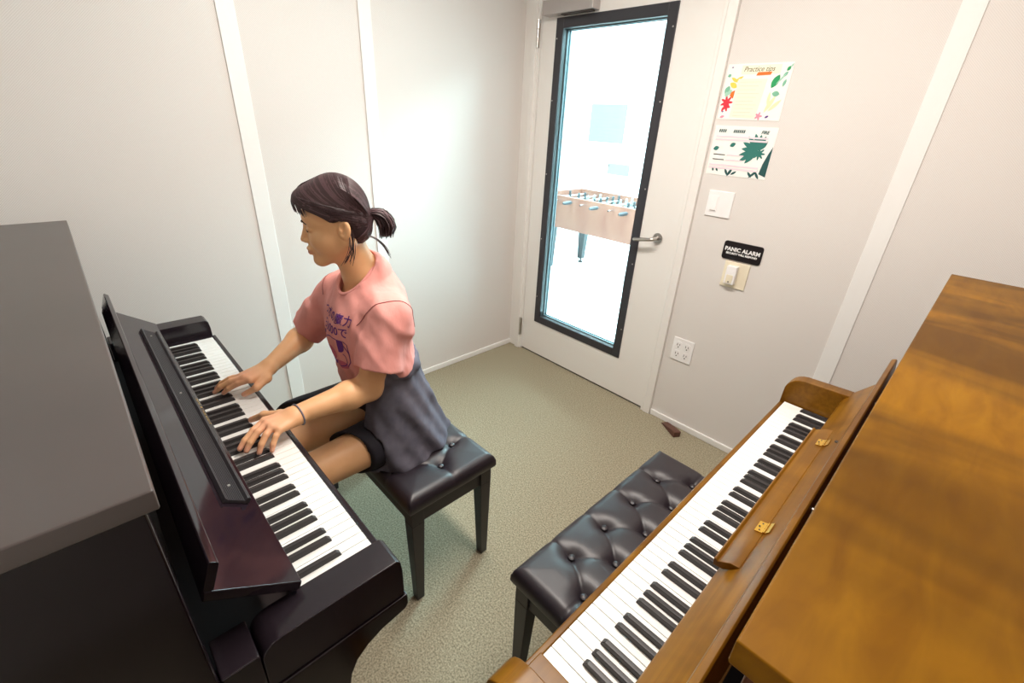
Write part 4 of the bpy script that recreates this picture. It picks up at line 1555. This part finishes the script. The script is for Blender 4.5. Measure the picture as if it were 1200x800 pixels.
def tied_fn(p):
    x, y, z = p[:, 0], p[:, 1], p[:, 2]
    t_ = np.clip((0.82 - z) / 0.33, 0, 1)
    cx = CX + 0.004
    cy = -1.596 + 0.046 * t_
    ax_ = 0.140 + 0.038 * t_
    ay_ = 0.104 + 0.078 * t_
    ang = np.arctan2(y - cy, x - cx)
    ex = 2.0 + 1.0 * (y < cy)
    rr = (np.abs((x - cx) / ax_) ** ex + np.abs((y - cy) / ay_) ** ex) ** (1 / ex)
    fold = 0.005 * np.sin(ang * 8 + 16 * z) * t_ + 0.0035 * np.sin(ang * 15 + 34 * z + 1.0) * (0.3 + 0.7 * t_)
    d = (rr - 1.0) * np.minimum(ax_, ay_) * 0.8 + fold
    ztop = 0.836 + 0.05 * np.clip(x - CX, 0, 0.2) - 0.20 * np.clip(-1.64 - y, 0, 0.3)
    d = smax(d, z - ztop, 0.012)
    d = smax(d, 0.4885 + 0.008 * np.sin(ang * 5) * (y > -1.70) - z, 0.005)
    d = smax(d, (-1.668 - 0.22 * np.clip(0.80 - z, 0, 0.4)) - y, 0.010)
    inner = rcone(p, (1.078, -1.50, 0.56), (1.092, -1.96, 0.556), 0.090, 0.082)
    inner = np.minimum(inner, rcone(p, HIP_R, (0.885, -1.96, 0.56), 0.098, 0.080))
    d = smax(d, -np.where(y < -1.60, inner, 1), 0.004)
    d = smax(d, np.where(y < -1.605, (CX + 0.085) - x, -1), 0.006)
    band = np.abs(rr - 1.0) * np.minimum(ax_, ay_)
    band = np.sqrt(band ** 2 + ((z - ztop + 0.014) * 0.62) ** 2) - 0.0115
    band = smax(band, np.where(y < -1.605, (CX + 0.085) - x, -1), 0.006)
    d = smin(d, band + 0.0012 * np.sin(ang * 12 + z * 90), 0.012)
    return d + wrinkle(p, 0.0055, 23, 16, 22) + wrinkle(p, 0.0010, 41, 40, 40, 4)


me, _ = person_mesh(tied_fn, (0.74, -1.80, 0.460), (1.26, -1.30, 0.86), 0.0034, 'tied_shirt', M['grey_cloth'])
tied = obj('tied_shirt', me, person)
tied['label'] = 'grey flannel shirt tied round the waist'

for A_ in (AN_L, AN_R):
    A_ = np.array(A_)

    def shoe_fn(p):
        d = rcone(p, A_ + np.array([0, 0.035, -0.040]), A_ + np.array([0.004, -0.055, -0.046]), 0.042, 0.043)
        d = smin(d, rcone(p, A_ + np.array([0, -0.05, -0.048]), A_ + np.array([0.006, -0.135, -0.054]), 0.044, 0.031), 0.02)
        d = smin(d, rcone(p, A_ + np.array([0, 0.012, -0.03]), A_ + np.array([0, 0.010, 0.012]), 0.043, 0.042), 0.02)
        d = smax(d, 0.001 - p[:, 2], 0.004)
        return d
    me, _ = person_mesh(shoe_fn, A_ - np.array([0.08, 0.22, 0.09]), A_ + np.array([0.08, 0.12, 0.03]), 0.005, 'shoe', M['shoe'])
    so = obj('shoe', me, person)
    # open top: remove the cap
    bm = bmesh.new()
    bm.from_mesh(so.data)
    bmesh.ops.delete(bm, geom=[f_ for f_ in bm.faces if f_.calc_center_median().z + 0 > A_[2] + 0.012 and f_.normal.z > 0.5], context='FACES')
    bm.to_mesh(so.data)
    bm.free()

# bracelet on the near wrist
E_, W_ = Vector(EL_L), Vector(WR_L)
axv = (W_ - E_).normalized()
e1 = axv.cross(Vector((0, 0, 1))).normalized()
e2 = axv.cross(e1)
tree = bvh_of(person)
c0 = W_ - axv * 0.010
pts = []
for i in range(36):
    a_ = 2 * PI * i / 36
    dv = e1 * math.cos(a_) + e2 * math.sin(a_) + axv * 0.10 * math.cos(a_)
    h_, n_ = hit(c0 + dv * 0.08, -dv, 0.09, tree)
    if h_ is not None:
        pts.append(h_ + n_ * 0.0016)
if len(pts) > 10:
    MB().tube(pts + [pts[0]], 0.0022, 8, cap=False).build('bracelet', M['bracelet'], person, smooth=True)

# eyebrows and lashes on the face
for sd in (-1, 1):
    pts, rs = [], []
    for i in range(9):
        t_ = i / 8
        l_ = sd * (0.013 + 0.042 * t_)
        u_ = 0.0135 + 0.006 * math.sin(PI * min(t_ * 1.15, 1)) - 0.003 * t_
        h_, n_ = hit(Vector(from_head(np.array([0.16, l_, u_]))), Vector(from_head(np.array([0.0, l_ * 0.55, u_]))) - Vector(from_head(np.array([0.16, l_, u_]))), 0.2, tree)
        if h_ is not None:
            pts.append(h_ + n_ * 0.0009)
            rs.append(0.0026 * (1 - 0.75 * t_) + 0.0005)
    if len(pts) > 4:
        MB().tube(pts, rs, 8).build('eyebrow', M['brow'], person, smooth=True)
    pts, rs = [], []
    for i in range(11):
        t_ = i / 10
        l_ = sd * (0.0195 + 0.031 * t_)
        u_ = -0.0100 - 0.0022 * math.sin(PI * t_) + 0.001 * t_
        h_, n_ = hit(Vector(from_head(np.array([0.16, l_, u_]))), Vector(from_head(np.array([0.0, l_ * 0.6, u_]))) - Vector(from_head(np.array([0.16, l_, u_]))), 0.2, tree)
        if h_ is not None:
            pts.append(h_ + n_ * 0.0011)
            rs.append(0.0017 + 0.0007 * t_)
    if len(pts) > 4:
        MB().tube(pts, rs, 6).build('eyelashes', M['hair'], person, smooth=True)

# --- hair
SKC, SKR = V(0.003, 0, 0.030), V(0.074, 0.074, 0.088)
TAIL = V(-0.108, 0.0, 0.006)


def cap_fn(p):
    q = to_head(p)
    a = q.copy()
    a[:, 1] = np.abs(a[:, 1])
    d = ellip(a, SKC + V(-0.003, 0, 0.004), SKR + 0.0095)
    d = smin(d, ellip(a, (-0.036, 0, -0.020), (0.040, 0.054, 0.050)), 0.03)                # nape volume
    d = smin(d, rcone(a, (-0.058, 0, 0.002), (-0.076, 0, 0.002), 0.020, 0.011), 0.02)      # gathered at the tie
    d = smin(d, ellip(a, (0.052, 0.034, 0.066), (0.047, 0.044, 0.042)), 0.03)               # swept front
    # forehead hairline and the side line down to the ear
    face = (a[:, 0] - 0.074) * 0.62 + (0.062 - a[:, 2]) * 0.78
    side_line = np.maximum((0.030 + 0.55 * np.maximum(a[:, 0] - 0.010, 0) - a[:, 2]), 0.008 - a[:, 0])
    cut = np.where(a[:, 0] > -0.004, 0.012 + 0.66 * np.maximum(a[:, 0] - 0.010, 0) + 0.006 * np.sin(np.clip(a[:, 0] - 0.010, 0, 0.1) * 31) - a[:, 2], -1)
    d = smax(d, cut, 0.006)
    earz = ellip(a, (-0.012, 0.078, -0.014), (0.020, 0.03, 0.030))
    d = smax(d, -earz, 0.004)
    d = smax(d, -(a[:, 2] + 0.066 + 0.35 * (a[:, 0] + 0.06)), 0.006)                           # nape line
    return d


me, _ = person_mesh(cap_fn, HEAD - 0.15, HEAD + 0.15, 0.0032, 'hair', M['hair_base'])
hair = obj('hair', me, person)
hb = bvh_of(hair)
rng = random.Random(3)


def on_cap(qh, lift):
    """push a head-frame point radially on to the hair surface"""
    c = from_head(SKC)
    wp = from_head(qh)
    dv = Vector(wp - c).normalized()
    h_, n_ = hit(Vector(c) + dv * 0.22, -dv, 0.22, hb)
    if h_ is None:
        return None
    return h_ + dv * lift


def ribbon(mb, pts, wdt, mi):
    """thin three-sided lock"""
    mb.tube(pts, [wdt * (0.45 + 0.55 * math.sin(PI * min(1, 0.12 + 0.88 * i / (len(pts) - 1)) ** 1.0)) for i in range(len(pts))], 3, mi)


locks = MB()
NS = 1900
for i in range(NS):
    sd = -1 if i % 2 else 1
    t_ = rng.random()
    r1, r2 = rng.random(), rng.random()
    kind = rng.random()
    e0 = np.array([-0.072, sd * 0.012 * r1, 0.004 + 0.020 * (r2 - 0.5)])
    if kind < 0.16:          # swept fringe
        s0 = np.array([0.070 - 0.02 * t_, -0.010 + 0.006 * sd, 0.119])
        c1 = np.array([0.112 - 0.02 * t_, sd * (0.012 + 0.030 * r1), 0.096])
        c2 = np.array([0.080 - 0.03 * t_, sd * (0.072 + 0.01 * r2), 0.050 + 0.012 * r1])
        e0 = np.array([-0.010, sd * 0.080, 0.012 + 0.012 * r2])
    elif kind < 0.52:          # from the parting, down over the temple and back
        f0 = 0.078 - 0.12 * t_ ** 1.3
        s0 = np.array([f0, -0.010 + 0.008 * sd * r1, 0.120])
        c1 = np.array([f0 + 0.030 * (1 - t_) - 0.01, sd * (0.050 + 0.02 * r2), 0.098 - 0.030 * r1 * (1 - t_)])
        c2 = np.array([0.035 - 0.075 * t_, sd * 0.090, 0.008 + 0.050 * t_ + 0.012 * r2])
    elif kind < 0.66:        # front hairline
        s0 = np.array([0.096 - 0.080 * t_, sd * (0.006 + 0.068 * t_), 0.086 - 0.062 * t_])
        c1 = np.array([0.075 - 0.075 * t_, sd * (0.050 + 0.036 * t_), 0.072 - 0.050 * t_ + 0.02 * r1])
        c2 = np.array([-0.01, sd * 0.088, 0.018 + 0.024 * r2])
    elif kind < 0.88:        # crown
        s0 = np.array([0.010 - 0.05 * t_, sd * 0.060 * r1 - 0.004, 0.122 - 0.03 * t_])
        c1 = np.array([-0.045 - 0.03 * t_, sd * (0.002 + 0.075 * r1), 0.100 - 0.04 * t_])
        c2 = np.array([-0.078, sd * (0.002 + 0.045 * r1), 0.045 - 0.02 * t_])
    else:                    # nape
        s0 = np.array([-0.040 - 0.020 * r1, sd * (0.066 - 0.060 * t_), -0.058])
        c1 = np.array([-0.060, sd * (0.062 - 0.056 * t_), -0.040])
        c2 = np.array([-0.072, sd * (0.040 - 0.036 * t_), -0.018])
    pts = []
    ns = 13
    for k in range(ns + 1):
        u_ = k / ns
        v_ = 1 - u_
        qh = v_ ** 3 * s0 + 3 * v_ * v_ * u_ * c1 + 3 * v_ * u_ * u_ * c2 + u_ ** 3 * e0
        wp = on_cap(qh, 0.0010 + 0.0030 * r1 * math.sin(PI * u_))
        if wp is not None:
            pts.append(wp)
    good = [pts[0]] if pts else []
    for p_ in pts[1:]:
        if (p_ - good[-1]).length < 0.045:
            good.append(p_)
    if len(good) > 5:
        ribbon(locks, good, 0.0010 + 0.0010 * r2, 1 if rng.random() < 0.35 else 0)
lo_ = locks.build('hair_locks', [M['hair'], M['hair_b']], hair, smooth=True)
# ponytail
tail = MB()
tp = [V(-0.074, 0, 0.002), V(-0.093, 0, 0.010), V(-0.114, 0, -0.002), V(-0.122, 0, -0.030), V(-0.114, 0, -0.058)]
tr = [0.010, 0.015, 0.022, 0.026, 0.020]


def tail_at(u_):
    x = u_ * (len(tp) - 1)
    i = min(int(x), len(tp) - 2)
    f_ = x - i
    return tp[i] * (1 - f_) + tp[i + 1] * f_, tr[i] * (1 - f_) + tr[i + 1] * f_


for i in range(230):
    a_, rr_ = rng.random() * 2 * PI, math.sqrt(rng.random())
    end = 0.70 + 0.36 * rng.random()
    pts = []
    for k in range(10):
        u_ = k / 9 * min(end, 1.0)
        c, r_ = tail_at(u_)
        c2, _ = tail_at(min(u_ + 0.05, 1))
        tg = (c2 - c) if u_ < 0.95 else V(0.05, 0, -1)
        nrm = np.cross(tg, V(0, 1, 0))
        nrm = nrm / (np.linalg.norm(nrm) + 1e-6)
        qh = c + nrm * r_ * rr_ * math.cos(a_) + V(0, 1, 0) * r_ * rr_ * math.sin(a_)
        if u_ > 0.9:
            qh = qh + V(0, 0, -1) * 0.01 * rng.random()
        pts.append(Vector(from_head(qh)) - ROOT)
    ribbon(tail, pts, 0.0015 + 0.0012 * rng.random(), 1 if rng.random() < 0.3 else 0)
po = tail.build('ponytail', [M['hair'], M['hair_b']], person, smooth=True)
c, _ = Vector(from_head(tp[0])) - ROOT, 0
ringp = []
for k in range(20):
    a_ = 2 * PI * k / 20
    ringp.append(Vector(from_head(tp[0] + V(-0.004, 0, 0) + V(0.0, 0.0125 * math.cos(a_), 0.0125 * math.sin(a_)))) - ROOT)
MB().tube(ringp + [ringp[0]], 0.003, 8, cap=False).build('hair_tie', M['shorts'], po, smooth=True)
# loose wisps behind the near ear and at the nape
wis = MB()
for sd in (1,):
    for k in range(14):
        j = rng.random
        s0 = V(-0.034 + 0.012 * j(), sd * 0.072, -0.012 - 0.01 * j())
        m1 = s0 + V(-0.006 + 0.006 * j(), 0.006, -0.045)
        e0 = s0 + V(0.014 + 0.026 * j(), 0.002, -0.078 - 0.018 * j())
        wis.tube([Vector(from_head((1 - u_) ** 2 * s0 + 2 * u_ * (1 - u_) * m1 + u_ ** 2 * e0)) - ROOT for u_ in np.linspace(0, 1, 9)], [0.0009] * 8 + [0.0004], 4)
    for k in range(8):
        j = rng.random
        s0 = V(-0.068, sd * 0.020 + 0.02 * j(), -0.046)
        m1 = s0 + V(-0.030, 0, -0.010)
        e0 = s0 + V(-0.040 - 0.01 * j(), 0.0, -0.055 - 0.02 * j())
        wis.tube([Vector(from_head((1 - u_) ** 2 * s0 + 2 * u_ * (1 - u_) * m1 + u_ ** 2 * e0)) - ROOT for u_ in np.linspace(0, 1, 8)], [0.0010] * 7 + [0.0004], 4)
# fringe tips at the temple
for k in range(40):
    j = rng.random
    sd = 1 if k % 4 else -1
    a0 = j()
    s0 = V(0.090 - 0.030 * a0, sd * (0.014 + 0.036 * a0), 0.096)
    m1 = V(0.106 - 0.026 * a0, sd * (0.022 + 0.040 * a0), 0.080)
    e0 = V(0.100 - 0.034 * a0, sd * (0.030 + 0.036 * a0), 0.058 - 0.018 * a0 - 0.014 * j())
    pts = []
    for u_ in np.linspace(0, 1, 9):
        qh = (1 - u_) ** 2 * s0 + 2 * u_ * (1 - u_) * m1 + u_ ** 2 * e0
        wp = on_cap(qh, 0.001) if u_ < 0.5 else None
        pts.append(wp if wp is not None else Vector(from_head(qh)) - ROOT)
    good = [pts[0]]
    for q_ in pts[1:]:
        if 0.0002 < (q_ - good[-1]).length < 0.02:
            good.append(q_)
    if len(good) > 4:
        wis.tube(good, [0.0012] * (len(good) - 1) + [0.0004], 4)
wo_ = wis.build('loose_strands', M['hair'], hair, smooth=True)
for o_ in (wo_, lo_):
    o_['kind'] = 'stuff'
